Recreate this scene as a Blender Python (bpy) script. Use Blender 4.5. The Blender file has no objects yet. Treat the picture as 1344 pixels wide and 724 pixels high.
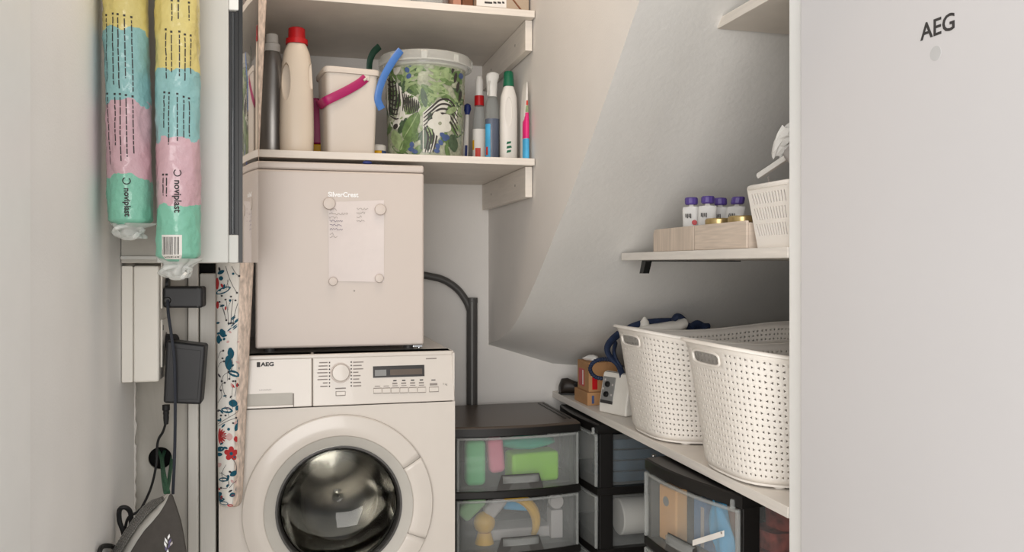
import bpy, bmesh, math, random
from mathutils import Vector, Matrix
from math import sin, cos, pi, radians, sqrt
random.seed(7)
SC = bpy.context.scene
COL = SC.collection

# ------------------------------------------------------------------ camera
FPX, HZ, CH = 1090.0, 348.0, 1.08          # focal length in px, horizon row, eye height
YAW = math.atan(282 / FPX)
CT, ST = cos(YAW), sin(YAW)
cd = bpy.data.cameras.new('camera'); cam = bpy.data.objects.new('camera', cd); COL.objects.link(cam)
cam.location = (0, 0, CH); cam.rotation_euler = (pi / 2, 0, -YAW)
cd.sensor_width = 36; cd.lens = FPX / 1344 * 36; cd.shift_y = (HZ - 362) / 1344; cd.clip_start = 0.02
SC.camera = cam

# ------------------------------------------------------------------ light
w = bpy.data.worlds.new('world'); SC.world = w; w.use_nodes = True
w.node_tree.nodes['Background'].inputs[0].default_value = (0.97, 0.985, 1.0, 1)
w.node_tree.nodes['Background'].inputs[1].default_value = 0.80
def area(name, loc, rot, sx, sy, power, col):
    l = bpy.data.lights.new(name, 'AREA'); l.shape = 'RECTANGLE'; l.size = sx; l.size_y = sy
    l.energy = power; l.color = col
    o = bpy.data.objects.new(name, l); COL.objects.link(o); o.location = loc; o.rotation_euler = rot
    return o
area('room_fill_light', (-0.75, -1.9, 1.15), (radians(90), 0, radians(-14)), 2.4, 1.9, 94.0, (1.0, 0.97, 0.94))  # fill light added behind the camera to brighten the closet interior
area('closet_ceiling_lamp', (0.22, 1.75, 2.34), (0, 0, 0), 0.25, 0.25, 3.5, (1.0, 0.80, 0.62))
SC.view_settings.view_transform = 'Standard'; SC.view_settings.look = 'None'
SC.view_settings.exposure = 0.0; SC.view_settings.gamma = 1.0; SC.view_settings.use_curve_mapping = False

# ------------------------------------------------------------------ helpers
def P(px, py, Y=None, X=None, Z=None):
    """photo pixel -> world point on the plane Y=, X= or Z="""
    u = (px - 672) / FPX; v = (HZ - py) / FPX
    dx, dy = u * CT + ST, CT - u * ST
    t = Y / dy if Y is not None else (X / dx if X is not None else (Z - CH) / v)
    return Vector((dx * t, dy * t, CH + v * t))

def lin(c):
    return tuple(((x / 255) / 12.92 if x / 255 <= .04045 else ((x / 255 + .055) / 1.055) ** 2.4) for x in c[:3]) + (1,)

MATS = {}
def mat(name, rgb, rough=.5, metal=0, var=.05, scale=20, bump=0, bscale=80, trans=0, ior=1.45, spec=.5, stretch=None, coat=0, emit=None):
    m = bpy.data.materials.new(name); m.use_nodes = True; MATS[name] = m
    nt = m.node_tree; b = nt.nodes['Principled BSDF']
    b.inputs['Roughness'].default_value = rough; b.inputs['Metallic'].default_value = metal
    b.inputs['Transmission Weight'].default_value = trans; b.inputs['IOR'].default_value = ior
    b.inputs['Specular IOR Level'].default_value = spec; b.inputs['Coat Weight'].default_value = coat
    c = lin(rgb)
    tc = nt.nodes.new('ShaderNodeTexCoord'); mp = nt.nodes.new('ShaderNodeMapping')
    nt.links.new(tc.outputs['Object'], mp.inputs[0])
    if stretch: mp.inputs['Scale'].default_value = stretch
    n = nt.nodes.new('ShaderNodeTexNoise'); n.inputs['Scale'].default_value = scale; n.inputs['Detail'].default_value = 4
    nt.links.new(mp.outputs[0], n.inputs['Vector'])
    r = nt.nodes.new('ShaderNodeValToRGB'); nt.links.new(n.outputs[0], r.inputs[0])
    r.color_ramp.elements[0].position = .3; r.color_ramp.elements[1].position = .7
    r.color_ramp.elements[0].color = tuple(x * (1 - var) for x in c[:3]) + (1,)
    r.color_ramp.elements[1].color = tuple(min(1, x * (1 + var)) for x in c[:3]) + (1,)
    nt.links.new(r.outputs[0], b.inputs['Base Color'])
    if bump:
        n2 = nt.nodes.new('ShaderNodeTexNoise'); n2.inputs['Scale'].default_value = bscale; n2.inputs['Detail'].default_value = 5
        nt.links.new(mp.outputs[0], n2.inputs['Vector'])
        bp = nt.nodes.new('ShaderNodeBump'); bp.inputs['Strength'].default_value = bump; bp.inputs['Distance'].default_value = .004
        nt.links.new(n2.outputs[0], bp.inputs['Height']); nt.links.new(bp.outputs[0], b.inputs['Normal'])
    return m

def milky(name, rgb, clear, rough=.25):
    """thin frosted plastic: part clear, part diffuse with a soft gloss"""
    m = mat(name, rgb, rough); nt = m.node_tree
    out = nt.nodes['Material Output']; b = nt.nodes['Principled BSDF']
    t = nt.nodes.new('ShaderNodeBsdfTransparent'); t.inputs[0].default_value = (.97, .98, .98, 1)
    mx = nt.nodes.new('ShaderNodeMixShader'); mx.inputs[0].default_value = clear
    nt.links.new(b.outputs[0], mx.inputs[1]); nt.links.new(t.outputs[0], mx.inputs[2]); nt.links.new(mx.outputs[0], out.inputs[0])
    return m

def banded(name, bands, rough=.35, jag=.03):
    """printed film: colour bands by object height, edges roughened by noise. bands=[(z_low, rgb), ...] rising"""
    m = mat(name, (200, 200, 200), rough, bump=1.0, bscale=45); nt = m.node_tree; b = nt.nodes['Principled BSDF']
    tc = nt.nodes.new('ShaderNodeTexCoord'); sp = nt.nodes.new('ShaderNodeSeparateXYZ'); nt.links.new(tc.outputs['Object'], sp.inputs[0])
    n = nt.nodes.new('ShaderNodeTexNoise'); n.inputs['Scale'].default_value = 22; n.inputs['Detail'].default_value = 3
    nt.links.new(tc.outputs['Object'], n.inputs['Vector'])
    a = nt.nodes.new('ShaderNodeMath'); a.operation = 'MULTIPLY_ADD'; a.inputs[1].default_value = jag * 2
    nt.links.new(n.outputs[0], a.inputs[0]); nt.links.new(sp.outputs['Z'], a.inputs[2])
    r = nt.nodes.new('ShaderNodeValToRGB'); r.color_ramp.interpolation = 'CONSTANT'
    els = r.color_ramp.elements
    while len(els) < len(bands): els.new(.5)
    for i, (z, c) in enumerate(bands):
        els[i].position = max(0, z + jag); els[i].color = lin(c)
    nt.links.new(a.outputs[0], r.inputs[0]); nt.links.new(r.outputs[0], b.inputs['Base Color'])
    b.inputs['Coat Weight'].default_value = .4
    return m

class MB:
    def __init__(s): s.v = []; s.f = []
    def add(s, vs, fs):
        k = len(s.v); s.v += [Vector(v) for v in vs]; s.f += [tuple(i + k for i in f) for f in fs]; return s
    def box(s, x0, x1, y0, y1, z0, z1):
        return s.add([(x0, y0, z0), (x1, y0, z0), (x1, y1, z0), (x0, y1, z0), (x0, y0, z1), (x1, y0, z1), (x1, y1, z1), (x0, y1, z1)],
                     [(0, 3, 2, 1), (4, 5, 6, 7), (0, 1, 5, 4), (1, 2, 6, 5), (2, 3, 7, 6), (3, 0, 4, 7)])
    def prism(s, pts, vec):
        n = len(pts); vec = Vector(vec); a = [Vector(p) for p in pts]
        return s.add(a + [p + vec for p in a], [tuple(range(n - 1, -1, -1)), tuple(range(n, 2 * n))] + [(i, (i + 1) % n, n + (i + 1) % n, n + i) for i in range(n)])
    def loft(s, rings, cap0=True, cap1=True, closed=True):
        n = len(rings[0]); vs = [p for r in rings for p in r]; fs = []
        for k in range(len(rings) - 1):
            for i in range(n if closed else n - 1):
                j = (i + 1) % n; fs.append((k * n + i, k * n + j, (k + 1) * n + j, (k + 1) * n + i))
        if cap0: fs.append(tuple(range(n - 1, -1, -1)))
        if cap1: fs.append(tuple(range((len(rings) - 1) * n, len(rings) * n)))
        return s.add(vs, fs)
    def lathe(s, prof, c, axis='Z', n=32, cap=True, a0=0, a1=2 * pi):
        c = Vector(c); full = abs(a1 - a0 - 2 * pi) < 1e-6; rings = []
        for r, h in prof:
            ring = []
            for i in range(n if full else n + 1):
                a = a0 + (a1 - a0) * i / n; x, y = r * cos(a), r * sin(a)
                ring.append(c + (Vector((x, y, h)) if axis == 'Z' else Vector((x, -h, y)) if axis == 'Y' else Vector((h, x, y))))
            rings.append(ring)
        return s.loft(rings, cap, cap, full)
    def tube(s, pts, r, n=8, closed=False, flat=1.0, up=None):
        pts = [Vector(p) for p in pts]; m = len(pts); rs = r if isinstance(r, (list, tuple)) else [r] * m; rings = []
        prev = None
        for i, p in enumerate(pts):
            a = pts[(i - 1) % m] if (i or closed) else p; b = pts[(i + 1) % m] if (i < m - 1 or closed) else p
            t = (b - a).normalized()
            if prev is None:
                ref = Vector(up) if up else (Vector((0, 0, 1)) if abs(t.z) < .9 else Vector((0, 1, 0)))
                nx = t.cross(ref).normalized()
            else:
                nx = (prev - t * prev.dot(t)).normalized()
            prev = nx; ny = t.cross(nx)
            rings.append([p + (nx * cos(q) * flat + ny * sin(q)) * rs[i] for q in (2 * pi * k / n for k in range(n))])
        if closed: rings.append(rings[0])
        return s.loft(rings, not closed, not closed)
    def build(s, name, m, parent=None, smooth=True, bevel=0, seg=2, solid=0, sub=0, world=True, label=None, angle=35, off=-1):
        vs = s.v
        if parent is not None and world:
            r = parent
            while r.parent: r = r.parent
            L = Vector(r.location); vs = [v - L for v in s.v]
        me = bpy.data.meshes.new(name); me.from_pydata([tuple(v) for v in vs], [], s.f); me.update()
        bm = bmesh.new(); bm.from_mesh(me); bmesh.ops.remove_doubles(bm, verts=bm.verts, dist=1e-6)
        bmesh.ops.recalc_face_normals(bm, faces=bm.faces); bm.to_mesh(me); bm.free()
        me.materials.append(MATS[m])
        o = bpy.data.objects.new(name, me); COL.objects.link(o)
        if parent is not None: o.parent = parent
        if smooth:
            me.polygons.foreach_set('use_smooth', [True] * len(me.polygons)); me.set_sharp_from_angle(angle=radians(angle))
        if solid: q = o.modifiers.new('solid', 'SOLIDIFY'); q.thickness = solid; q.offset = off
        if bevel:
            q = o.modifiers.new('bevel', 'BEVEL'); q.width = bevel; q.segments = seg; q.limit_method = 'ANGLE'; q.angle_limit = radians(40)
            q.harden_normals = True
        if sub: q = o.modifiers.new('sub', 'SUBSURF'); q.levels = sub; q.render_levels = sub
        if label: o['label'] = label
        return o

def tag(o, label, cat, group=None):
    o['label'] = label; o['category'] = cat
    if group: o['group'] = group
    return o
def thing(name, label, cat, loc=(0, 0, 0), rz=0, group=None):
    o = bpy.data.objects.new(name, None); COL.objects.link(o); o.location = loc; o.rotation_euler = (0, 0, rz)
    o.empty_display_size = .05
    return tag(o, label, cat, group)
def struct(o, label=None):
    o['kind'] = 'structure'
    if label: o['label'] = label
    return o
def bx(*a): return MB().box(*a)
def spline(pts, n=8):
    """Catmull-Rom through pts"""
    p = [Vector(q) for q in pts]; p = [p[0] * 2 - p[1]] + p + [p[-1] * 2 - p[-2]]; out = []
    for i in range(1, len(p) - 2):
        for k in range(n):
            t = k / n; a, b, c, d = p[i - 1:i + 3]
            out.append(.5 * ((2 * b) + (c - a) * t + (2 * a - 5 * b + 4 * c - d) * t * t + (3 * b - a - 3 * c + d) * t ** 3))
    return out + [p[-2]]
def interp(tab, x):
    if x <= tab[0][0]: a, b = tab[0], tab[1]
    elif x >= tab[-1][0]: a, b = tab[-2], tab[-1]
    else:
        for a, b in zip(tab, tab[1:]):
            if a[0] <= x <= b[0]: break
    return a[1] + (b[1] - a[1]) * (x - a[0]) / (b[0] - a[0])
def superring(cx, cy, z, rx, ry, n=2.6, k=28):
    out = []
    for i in range(k):
        a = 2 * pi * i / k; c, s_ = cos(a), sin(a)
        out.append(Vector((cx + rx * math.copysign(abs(c) ** (2 / n), c), cy + ry * math.copysign(abs(s_) ** (2 / n), s_), z)))
    return out
def text_geo(s, size, bold=0, align='CENTER', depth=.0006):
    cu = bpy.data.curves.new('t', 'FONT'); cu.body = s; cu.size = size; cu.extrude = depth / 2; cu.offset = bold; cu.align_x = align; cu.align_y = 'CENTER'
    cu.resolution_u = 3
    o = bpy.data.objects.new('t', cu); COL.objects.link(o)
    dg = bpy.context.evaluated_depsgraph_get(); me = bpy.data.meshes.new_from_object(o.evaluated_get(dg))
    vs = [v.co.copy() for v in me.vertices]; fs = [tuple(p.vertices) for p in me.polygons]
    bpy.data.objects.remove(o); bpy.data.curves.remove(cu); bpy.data.meshes.remove(me)
    return vs, fs
def text(s, size, o, xd, yd, m, parent, name='lettering', bold=0, align='CENTER', sx=1.0):
    xd, yd, o = Vector(xd).normalized(), Vector(yd).normalized(), Vector(o); n = xd.cross(yd)
    vs, fs = text_geo(s, size, bold, align)
    return MB().add([o + xd * v.x * sx + yd * v.y + n * (v.z + .0004) for v in vs], fs).build(name, m, parent, smooth=False)
def plate_with_hole(c, xd, yd, x0, x1, y0, y1, r, n=32, hole=None):
    """flat plate round a circular hole; c hole centre, extents relative to c"""
    c, xd, yd = Vector(c), Vector(xd), Vector(yd); inn = []; out = []
    angs = sorted([2 * pi * i / n for i in range(n)] + [math.atan2(y, x) % (2 * pi) for x in (x0, x1) for y in (y0, y1)])
    for a in angs:
        ca, sa = cos(a), sin(a)
        t = min([q for q in ((x1 / ca if ca > 1e-9 else x0 / ca if ca < -1e-9 else 9e9), (y1 / sa if sa > 1e-9 else y0 / sa if sa < -1e-9 else 9e9))])
        out.append(c + xd * ca * t + yd * sa * t); inn.append(c + xd * ca * r + yd * sa * r)
    k = len(angs)
    return MB().add(inn + out, [(i, (i + 1) % k, k + (i + 1) % k, k + i) for i in range(k)])
def cut(o, cutter):
    q = o.modifiers.new('cut', 'BOOLEAN'); q.object = cutter; q.solver = 'EXACT'; q.operation = 'DIFFERENCE'
    bpy.context.view_layer.update()
    me = bpy.data.meshes.new_from_object(o.evaluated_get(bpy.context.evaluated_depsgraph_get()))
    o.modifiers.clear(); old = o.data; o.data = me; bpy.data.meshes.remove(old); bpy.data.objects.remove(cutter)
    me.polygons.foreach_set('use_smooth', [True] * len(me.polygons)); me.set_sharp_from_angle(angle=radians(40))

# ------------------------------------------------------------------ materials
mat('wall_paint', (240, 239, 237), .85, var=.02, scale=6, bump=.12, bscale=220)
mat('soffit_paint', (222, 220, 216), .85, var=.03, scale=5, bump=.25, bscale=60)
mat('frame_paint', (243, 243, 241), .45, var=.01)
mat('wall_paint_shaded', (222, 218, 213), .85, var=.02, scale=6, bump=.12, bscale=220)  # same wall paint, with the closet's shade put into its tone
mat('floor_bounce', (206, 200, 190), .5, var=.1)  # unseen floor, lightened so it bounces light up under the shelves
mat('panel_grey', (190, 186, 178), .6, var=.03)
mat('casing_white', (214, 211, 204), .5, var=.03, stretch=(30, 1, .6))
mat('shelf_white', (222, 214, 204), .5, var=.05, scale=9, stretch=(1, 1, 14))
mat('shelf_oak_white', (228, 222, 214), .5, var=.06, scale=9, stretch=(1, 1, 14))
mat('enamel', (213, 205, 196), .25, var=.01, coat=.2)
mat('fridge_enamel', (204, 192, 183), .33, var=.02, scale=3)
mat('freezer_enamel', (212, 210, 211), .38, var=.015, scale=2)
mat('door_grey', (198, 198, 196), .35, var=.02)
mat('black_plastic', (20, 20, 20), .4, var=.1)
mat('black_rubber', (24, 24, 25), .55, var=.1)
mat('adapter_black', (36, 36, 38), .45, var=.08)
mat('chrome', (215, 215, 215), .08, 1)
mat('steel_drum', (190, 187, 182), .16, 1, var=.05)
mat('smoke_glass', (96, 98, 100), .05, trans=.35, ior=1.45)
mat('door_glass', (205, 205, 200), .02, trans=1, ior=1.3)
mat('display_glass', (30, 24, 20), .35, var=.25, scale=30)
mat('display_lcd', (84, 70, 58), .4, var=.1)
mat('ink', (56, 54, 54), .6)
mat('ink_soft', (140, 132, 126), .6)
mat('ink_blue', (104, 96, 130), .7)
mat('white_ink', (250, 250, 250), .5)
mat('paper', (224, 214, 210), .8, var=.02, bump=.4, bscale=30)
mat('magnet', (208, 196, 187), .4)
mat('gloss_side', (200, 196, 192), .04, .85, var=.01)
mat('cabinet_face', (206, 205, 200), .45, var=.01)
mat('socket_white', (236, 231, 222), .45, var=.01)
mat('cord_green', (58, 98, 74), .8, var=.25, scale=200)
mat('cord_blue', (46, 50, 60), .6)
mat('bag_grey', (74, 70, 66), .9, var=.08, scale=60, bump=.2, bscale=400)
mat('mesh_grey', (180, 178, 172), .8, var=.06)
mat('mesh_dark', (112, 110, 106), .8, var=.06)
mat('fabric_white', (230, 226, 219), .9, var=.02, bump=.15, bscale=300)
mat('fabric_lining', (216, 198, 184), .9, var=.30, scale=120, stretch=(1, 1, .4))
mat('print_teal', (22, 84, 104), .9, var=.1)
mat('print_red', (178, 50, 52), .9, var=.1)
mat('print_rose', (206, 170, 166), .9, var=.1)
mat('print_black', (66, 64, 68), .9)
mat('clear_film', (236, 236, 234), .15, var=.02)
milky('film', (232, 232, 228), .45, .15)
milky('drawer_plastic', (214, 216, 214), .84, .2)
milky('drawer_rim', (190, 192, 190), .66, .25)
milky('bucket_clear', (236, 236, 230), .6, .12)
milky('spray_clear', (214, 218, 216), .84, .08)
mat('tower_black', (22, 20, 19), .42, var=.1)
mat('tower_lid', (74, 64, 56), .33, var=.06, scale=4)
mat('basket_white', (240, 234, 226), .45, var=.01)
mat('cream_plastic', (216, 202, 184), .38, var=.01)
mat('red_cap', (186, 22, 28), .35)
mat('silver_bottle', (150, 146, 142), .3, .7, var=.05)
mat('white_plastic', (224, 220, 214), .4, var=.01)
mat('bin_white', (212, 202, 191), .45, var=.01)
mat('magenta', (168, 28, 96), .4, var=.05)
mat('blue_handle', (72, 120, 190), .35)
mat('dark_green', (20, 58, 44), .45)
mat('leaf_green', (98, 122, 76), .3, var=.3, scale=60)
mat('leaf_light', (140, 158, 114), .3, var=.25, scale=60)
mat('leaf_dark', (70, 88, 66), .3, var=.3, scale=60)
mat('print_cream', (160, 164, 142), .25, var=.25, scale=90)
mat('zebra_white', (206, 204, 194), .3)
mat('zebra_dark', (58, 54, 52), .5, var=.2)
mat('flower_blue', (70, 88, 132), .4, var=.2)
mat('liquid_blue', (38, 56, 96), .2, var=.1)
mat('liquid_amber', (190, 160, 110), .3)
mat('green_cap', (24, 104, 74), .4)
mat('pink_print', (222, 40, 120), .4, var=.1)
mat('yellow', (236, 180, 16), .5, var=.1)
mat('orange_red', (200, 60, 44), .5)
mat('sky_blue', (76, 172, 220), .6, var=.15)
mat('navy', (28, 42, 70), .65, var=.3, scale=50)
mat('brush_blue', (30, 46, 110), .5)
mat('cardboard', (178, 134, 92), .85, var=.06, bump=.1)
mat('cardboard_grey', (176, 158, 138), .85, var=.05, bump=.1)
mat('brown', (120, 78, 54), .8, var=.15)
mat('terracotta', (186, 136, 114), .8, var=.1)
mat('label_white', (232, 228, 222), .6)
mat('sponge_green', (112, 212, 140), .7, var=.06)
mat('sponge_pink', (238, 128, 154), .7, var=.06)
mat('teal_cloth', (8, 164, 134), .8, var=.15)
mat('lime', (150, 224, 6), .5, var=.05)
mat('pale_green', (160, 210, 150), .7)
mat('pale_grey', (196, 188, 186), .7)
mat('hose_grey', (76, 74, 72), .45, var=.06)
mat('tray_wood_v', (206, 190, 174), .7, var=.12, scale=14, stretch=(8, 8, .6))
mat('tray_wood_h', (212, 196, 180), .7, var=.12, scale=14, stretch=(.8, .8, 12))
mat('purple', (84, 66, 136), .4, var=.1)
mat('gold', (190, 166, 116), .3, .7)
mat('pouch', (214, 212, 208), .35, var=.08, bump=.3, bscale=60)
mat('jar_purple', (96, 70, 130), .4, var=.2)
mat('peach_cloth', (226, 178, 164), .8, var=.12, scale=40)
mat('grey_cloth', (168, 162, 158), .8, var=.1)
mat('tissue', (232, 230, 226), .6, var=.04, bump=.6, bscale=40)
mat('iron_white', (232, 228, 220), .35)
mat('iron_grey', (132, 132, 130), .4)
mat('dark_shoe', (44, 36, 30), .5, var=.3)
mat('skin_wood', (226, 170, 108), .6, var=.08)
mat('dusty_blue', (92, 132, 176), .6, var=.25, scale=30)
mat('dark_red', (150, 70, 60), .7, var=.6, scale=45)
mat('dark_blue', (44, 70, 88), .6, var=.25)
mat('plaster', (220, 216, 210), .9, bump=.8, bscale=60)
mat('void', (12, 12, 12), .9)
mat('grey_spot', (196, 196, 196), .5)

# ------------------------------------------------------------------ setting
YB, XL, XS = 2.885, -.385, .66
CEIL = 2.4
struct(bx(-2.4, 2.6, -2.6, 3.0, -.05, 0).build('floor', 'floor_bounce'), 'plain unseen floor, made pale and wide to bounce light')
struct(bx(XL - .1, 2.0, 1.25, 3.0, CEIL, CEIL + .06).build('ceiling', 'wall_paint'), 'white ceiling above the closet')
struct(bx(XL - .1, 2.0, YB, YB + .08, 0, CEIL).build('wall_back', 'wall_paint_shaded'), 'white rear wall behind washer and fridge')
wl = struct(bx(XL - .1, XL, 1.30, YB, 0, CEIL).build('wall_left', 'wall_paint'), 'smooth white wall beside the hanging bag rolls')
# torn plaster edge where the wall meets the grey panel
mb = MB(); z = .0
rnd = random.Random(3); ed = []
while z < .815:
    ed.append(z); z += rnd.uniform(.006, .016)
pts = [(XL + rnd.uniform(.001, .0065), 2.192, q) for q in ed]
mb.prism([(XL - .002, 2.192, 0)] + pts + [(XL - .002, 2.192, ed[-1])], (0, .012, 0))
mb.build('plaster_edge', 'plaster', wl, smooth=False)
struct(bx(XL - .1, XL + .004, 1.02, 1.364, 0, CEIL).build('trim_1', 'frame_paint'), 'pale door frame at the left of the closet opening')
struct(bx(.897, .94, 1.338, 1.384, 0, CEIL).build('trim_2', 'frame_paint', bevel=.002), 'narrow white door frame post beside the tall freezer')
struct(bx(.94, 1.80, 1.338, 1.384, 0, CEIL).build('wall_front', 'wall_paint'), 'closet front wall behind the freezer')
struct(bx(1.75, 1.85, 1.384, YB, 0, CEIL).build('wall_right', 'wall_paint'), 'closet wall at the back of the right shelves')
# side of the staircase: lower edge follows the stair, and the curved soffit below it
EA = [(1.25, 1.846), (1.536, 1.608), (1.85, 1.346), (2.214, 1.08), (2.478, .915), (2.674, .842), (2.885, .798)]
DD = [(1.25, .14), (1.67, .10), (2.235, .045), (2.5, -.01), (2.885, -.075)]
GG = [(.66, 0), (.9, 1), (1.1, 1.25), (1.76, 1.6)]
ea = spline([(a, b, 0) for a, b in EA], 6)
def edgez(y): return interp([(p.x, p.y) for p in ea], y)
def soff(x, y): return edgez(y) + interp(GG, x) * interp(DD, y)
ys = [1.25 + (YB - 1.25) * i / 44 for i in range(45)]
mb = MB(); n = len(ys)
mb.loft([[(XS, y, edgez(y)) for y in ys], [(XS, y, CEIL) for y in ys]], False, False, False)
struct(mb.build('wall_stairs', 'wall_paint_shaded', angle=60), 'white side of the staircase with a curved lower edge')
xs = [.66, .72, .78, .84, .9, .97, 1.04, 1.1, 1.25, 1.4, 1.55, 1.76]
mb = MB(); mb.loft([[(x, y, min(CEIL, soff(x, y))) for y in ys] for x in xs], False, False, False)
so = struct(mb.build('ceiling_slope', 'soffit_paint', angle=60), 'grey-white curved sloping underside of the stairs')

# grey utility panel with a cable hole, and the casing strips beside the washer
hc = P(210, 601, Y=2.2)
pn = struct(plate_with_hole(hc, (1, 0, 0), (0, 0, 1), XL - hc.x, -.264 - hc.x, -hc.z, 1.2 - hc.z, .0275).build('wall_panel', 'panel_grey', solid=.012, off=1), 'grey utility panel with a round cable hole')
bx(XL, -.2, 2.24, 2.26, 0, 1.2).build('hole_shade', 'void', pn)  # black sheet that puts the hollow's shade behind the cable hole
struct(bx(-.262, -.238, 2.192, 2.215, 0, 1.25).build('trim_3', 'casing_white', bevel=.003), 'narrow white casing strip beside the grey panel')
struct(bx(-.236, -.1975, 2.205, 2.23, 0, 1.06).build('trim_4', 'casing_white', bevel=.004), 'cream casing board beside the washing machine')

# ------------------------------------------------------------------ shelves
def shelf_left(z0, z1, label):
    t = thing('wall_shelf', label, 'shelf', (.14, 2.58, z0), group='white shelves above the fridge')
    bx(XL + .003, XS - .003, 2.279, YB - .003, z0, z1).build('board', 'shelf_white', t, bevel=.0015)
    b = bx(XS - .024, XS - .003, 2.305, YB - .003, z0 - .089, z0 - .001).build('support_batten', 'shelf_white', t, bevel=.0015)
    for q in (.2, .75):
        y = 2.305 + (YB - 2.305) * q
        MB().lathe([(.004, -.0245), (.004, -.0235)], (XS, y, z0 - .045), 'X', 10).build('screw', 'ink_soft', b)
    return t
S1B, S1T = 1.365, 1.385
S2B, S2T = 1.787, 1.807
shelf_left(S1B, S1T, 'white shelf holding the bucket and cleaning bottles, right above the small fridge')
shelf_left(S2B, S2T, 'upper white shelf holding cardboard boxes above the bucket')

SH = .624
t = thing('long_shelf', 'long white shelf holding the two perforated laundry baskets', 'shelf', (1.3, 2.1, SH - .022))
bx(.897, 1.748, 1.388, YB - .003, SH - .022, SH).build('board', 'shelf_oak_white', t, bevel=.0015)
MB().lathe([(.006, 0), (.006, .003)], P(858, 586, X=.899) + Vector((0, 0, -.024)), 'Z', 10).build('screw', 'chrome', t)
MSH = 1.115
t = thing('side_shelf', 'white shelf with food trays and slotted basket under the stairs', 'shelf', (1.3, 1.8, MSH - .021))
bx(.897, 1.748, 1.388, 2.22, MSH - .021, MSH).build('board', 'shelf_oak_white', t, bevel=.0015)
b0 = P(848, 349, X=.94)
mb = MB(); a = Vector((.925, 2.11, MSH - .0215))
mb.prism([a, a + Vector((0, .028, 0)), a + Vector((0, .045, -.036)), a + Vector((0, .02, -.036))], (.018, 0, 0))
mb.box(.925, 1.2, 2.085, 2.115, MSH - .0245, MSH - .0215)
mb.build('bracket', 'black_plastic', t, smooth=False, label='black metal bracket')
TSH = 1.601
t = thing('top_side_shelf', 'empty white corner shelf high under the stairs', 'shelf', (1.3, 1.5, TSH))
bx(.897, 1.748, 1.388, 1.66, TSH, TSH + .022).build('board', 'shelf_white', t, bevel=.0015)

# ------------------------------------------------------------------ washing machine
WX0, WX1, WY, WD = -.19, .41, 2.2, .60
t = thing('washing_machine', 'white front-loading washing machine under the small fridge', 'washing machine', (.11, 2.5, 0))
DC = Vector((.107, WY, .452))
bd = plate_with_hole(DC, (1, 0, 0), (0, 0, 1), WX0 - DC.x, WX1 - DC.x, .06 - DC.z, .7152 - DC.z, .19, 64)
bd.build('front_panel', 'enamel', t, smooth=False, solid=.004, off=1)
mb = MB()
mb.box(WX0, WX0 + .006, WY + .002, WY + WD, .02, .845); mb.box(WX1 - .006, WX1, WY + .002, WY + WD, .02, .845)
mb.box(WX0 + .006, WX1 - .006, WY + WD - .006, WY + WD, .02, .845); mb.box(WX0, WX1, WY + .002, WY + WD, .014, .02)
mb.build('body', 'enamel', t, smooth=False)
bx(WX0 + .004, WX1 - .004, WY + .01, WY + WD, .838, .85).build('top_panel', 'enamel', t, bevel=.004)
bx(WX0, WX1, WY - .002, WY + .008, .0, .057).build('kick_panel', 'enamel', t, bevel=.002)
# tilted control fascia
ftop, fbot = Vector((0, WY + .014, .85)), Vector((0, WY - .004, .717))
fu = (ftop - fbot).normalized(); fn = Vector((1, 0, 0)).cross(fu)        # fn points to the viewer
def F(px, py):                                                           # pixel -> point on the fascia plane
    u = (px - 672) / FPX; d = Vector((u * CT + ST, CT - u * ST, (HZ - py) / FPX)); o = Vector((0, 0, CH))
    return o + d * ((fbot - o).dot(fn) / d.dot(fn))
xm = F(410, 490).x
def fascia(x0, x1, name):
    return MB().prism([(x0, fbot.y, fbot.z), (x0, ftop.y, ftop.z), (x0, ftop.y + .06, ftop.z), (x0, fbot.y + .06, fbot.z)], (x1 - x0, 0, 0)).build(name, 'enamel', t, bevel=.003)
dr = fascia(WX0, xm - .0006, 'detergent_drawer'); fa = fascia(xm + .0006, WX1, 'control_fascia')
def on_f(px0, px1, py0, py1, name, m, parent, h=.0008, bevel=0, sink=.0005):
    a, b, c, d = F(px0, py1), F(px1, py1), F(px1, py0), F(px0, py0)
    # square the patch to the fascia axes
    x0, x1 = (a.x + d.x) / 2, (b.x + c.x) / 2; s0 = ((a - fbot).dot(fu) + (b - fbot).dot(fu)) / 2; s1 = ((c - fbot).dot(fu) + (d - fbot).dot(fu)) / 2
    q = [Vector((x, fbot.y, fbot.z)) + fu * s + fn * -sink for x, s in ((x0, s0), (x1, s0), (x1, s1), (x0, s1))]
    return MB().prism(q, fn * (h + sink)).build(name, m, parent, smooth=bevel > 0, bevel=bevel)
on_f(322, 384, 516, 532, 'grip_recess', 'panel_grey', dr, .0006)
on_f(322, 385, 532, 535, 'grip_lip', 'enamel', dr, .006, .001)
on_f(384, 386, 516, 534, 'grip_edge', 'ink_soft', dr, .0009)
text('AEG', .0135, F(351, 478), (1, 0, 0), fu, 'ink', dr, bold=.0006, sx=1.25)
on_f(337, 341.5, 475, 481.5, 'emblem', 'ink', dr)
text('LAVAMAT', .0045, F(348.5, 511.5), (1, 0, 0), fu, 'ink_soft', dr, sx=1.5)
kc = F(447, 489)
ky = fn
def fas_lathe(c, prof, name, m, parent, n=40):
    rings = [[c + Vector((1, 0, 0)) * r * cos(a) + fu * r * sin(a) + fn * h for a in (2 * pi * i / n for i in range(n))] for r, h in prof]
    return MB().loft(rings).build(name, m, parent, bevel=0)
fas_lathe(kc, [(.0225, .0), (.0222, .014), (.0205, .017), (0.001, .0175)], 'dial', 'enamel', t)
fas_lathe(kc + Vector((0, 0, 0)), [(.0262, 0), (.0258, .0012), (.001, .0012)], 'dial_ring', 'fridge_enamel', t)
on_f(489.5, 557, 479.5, 494.5, 'display', 'display_glass', t, .001)
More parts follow.
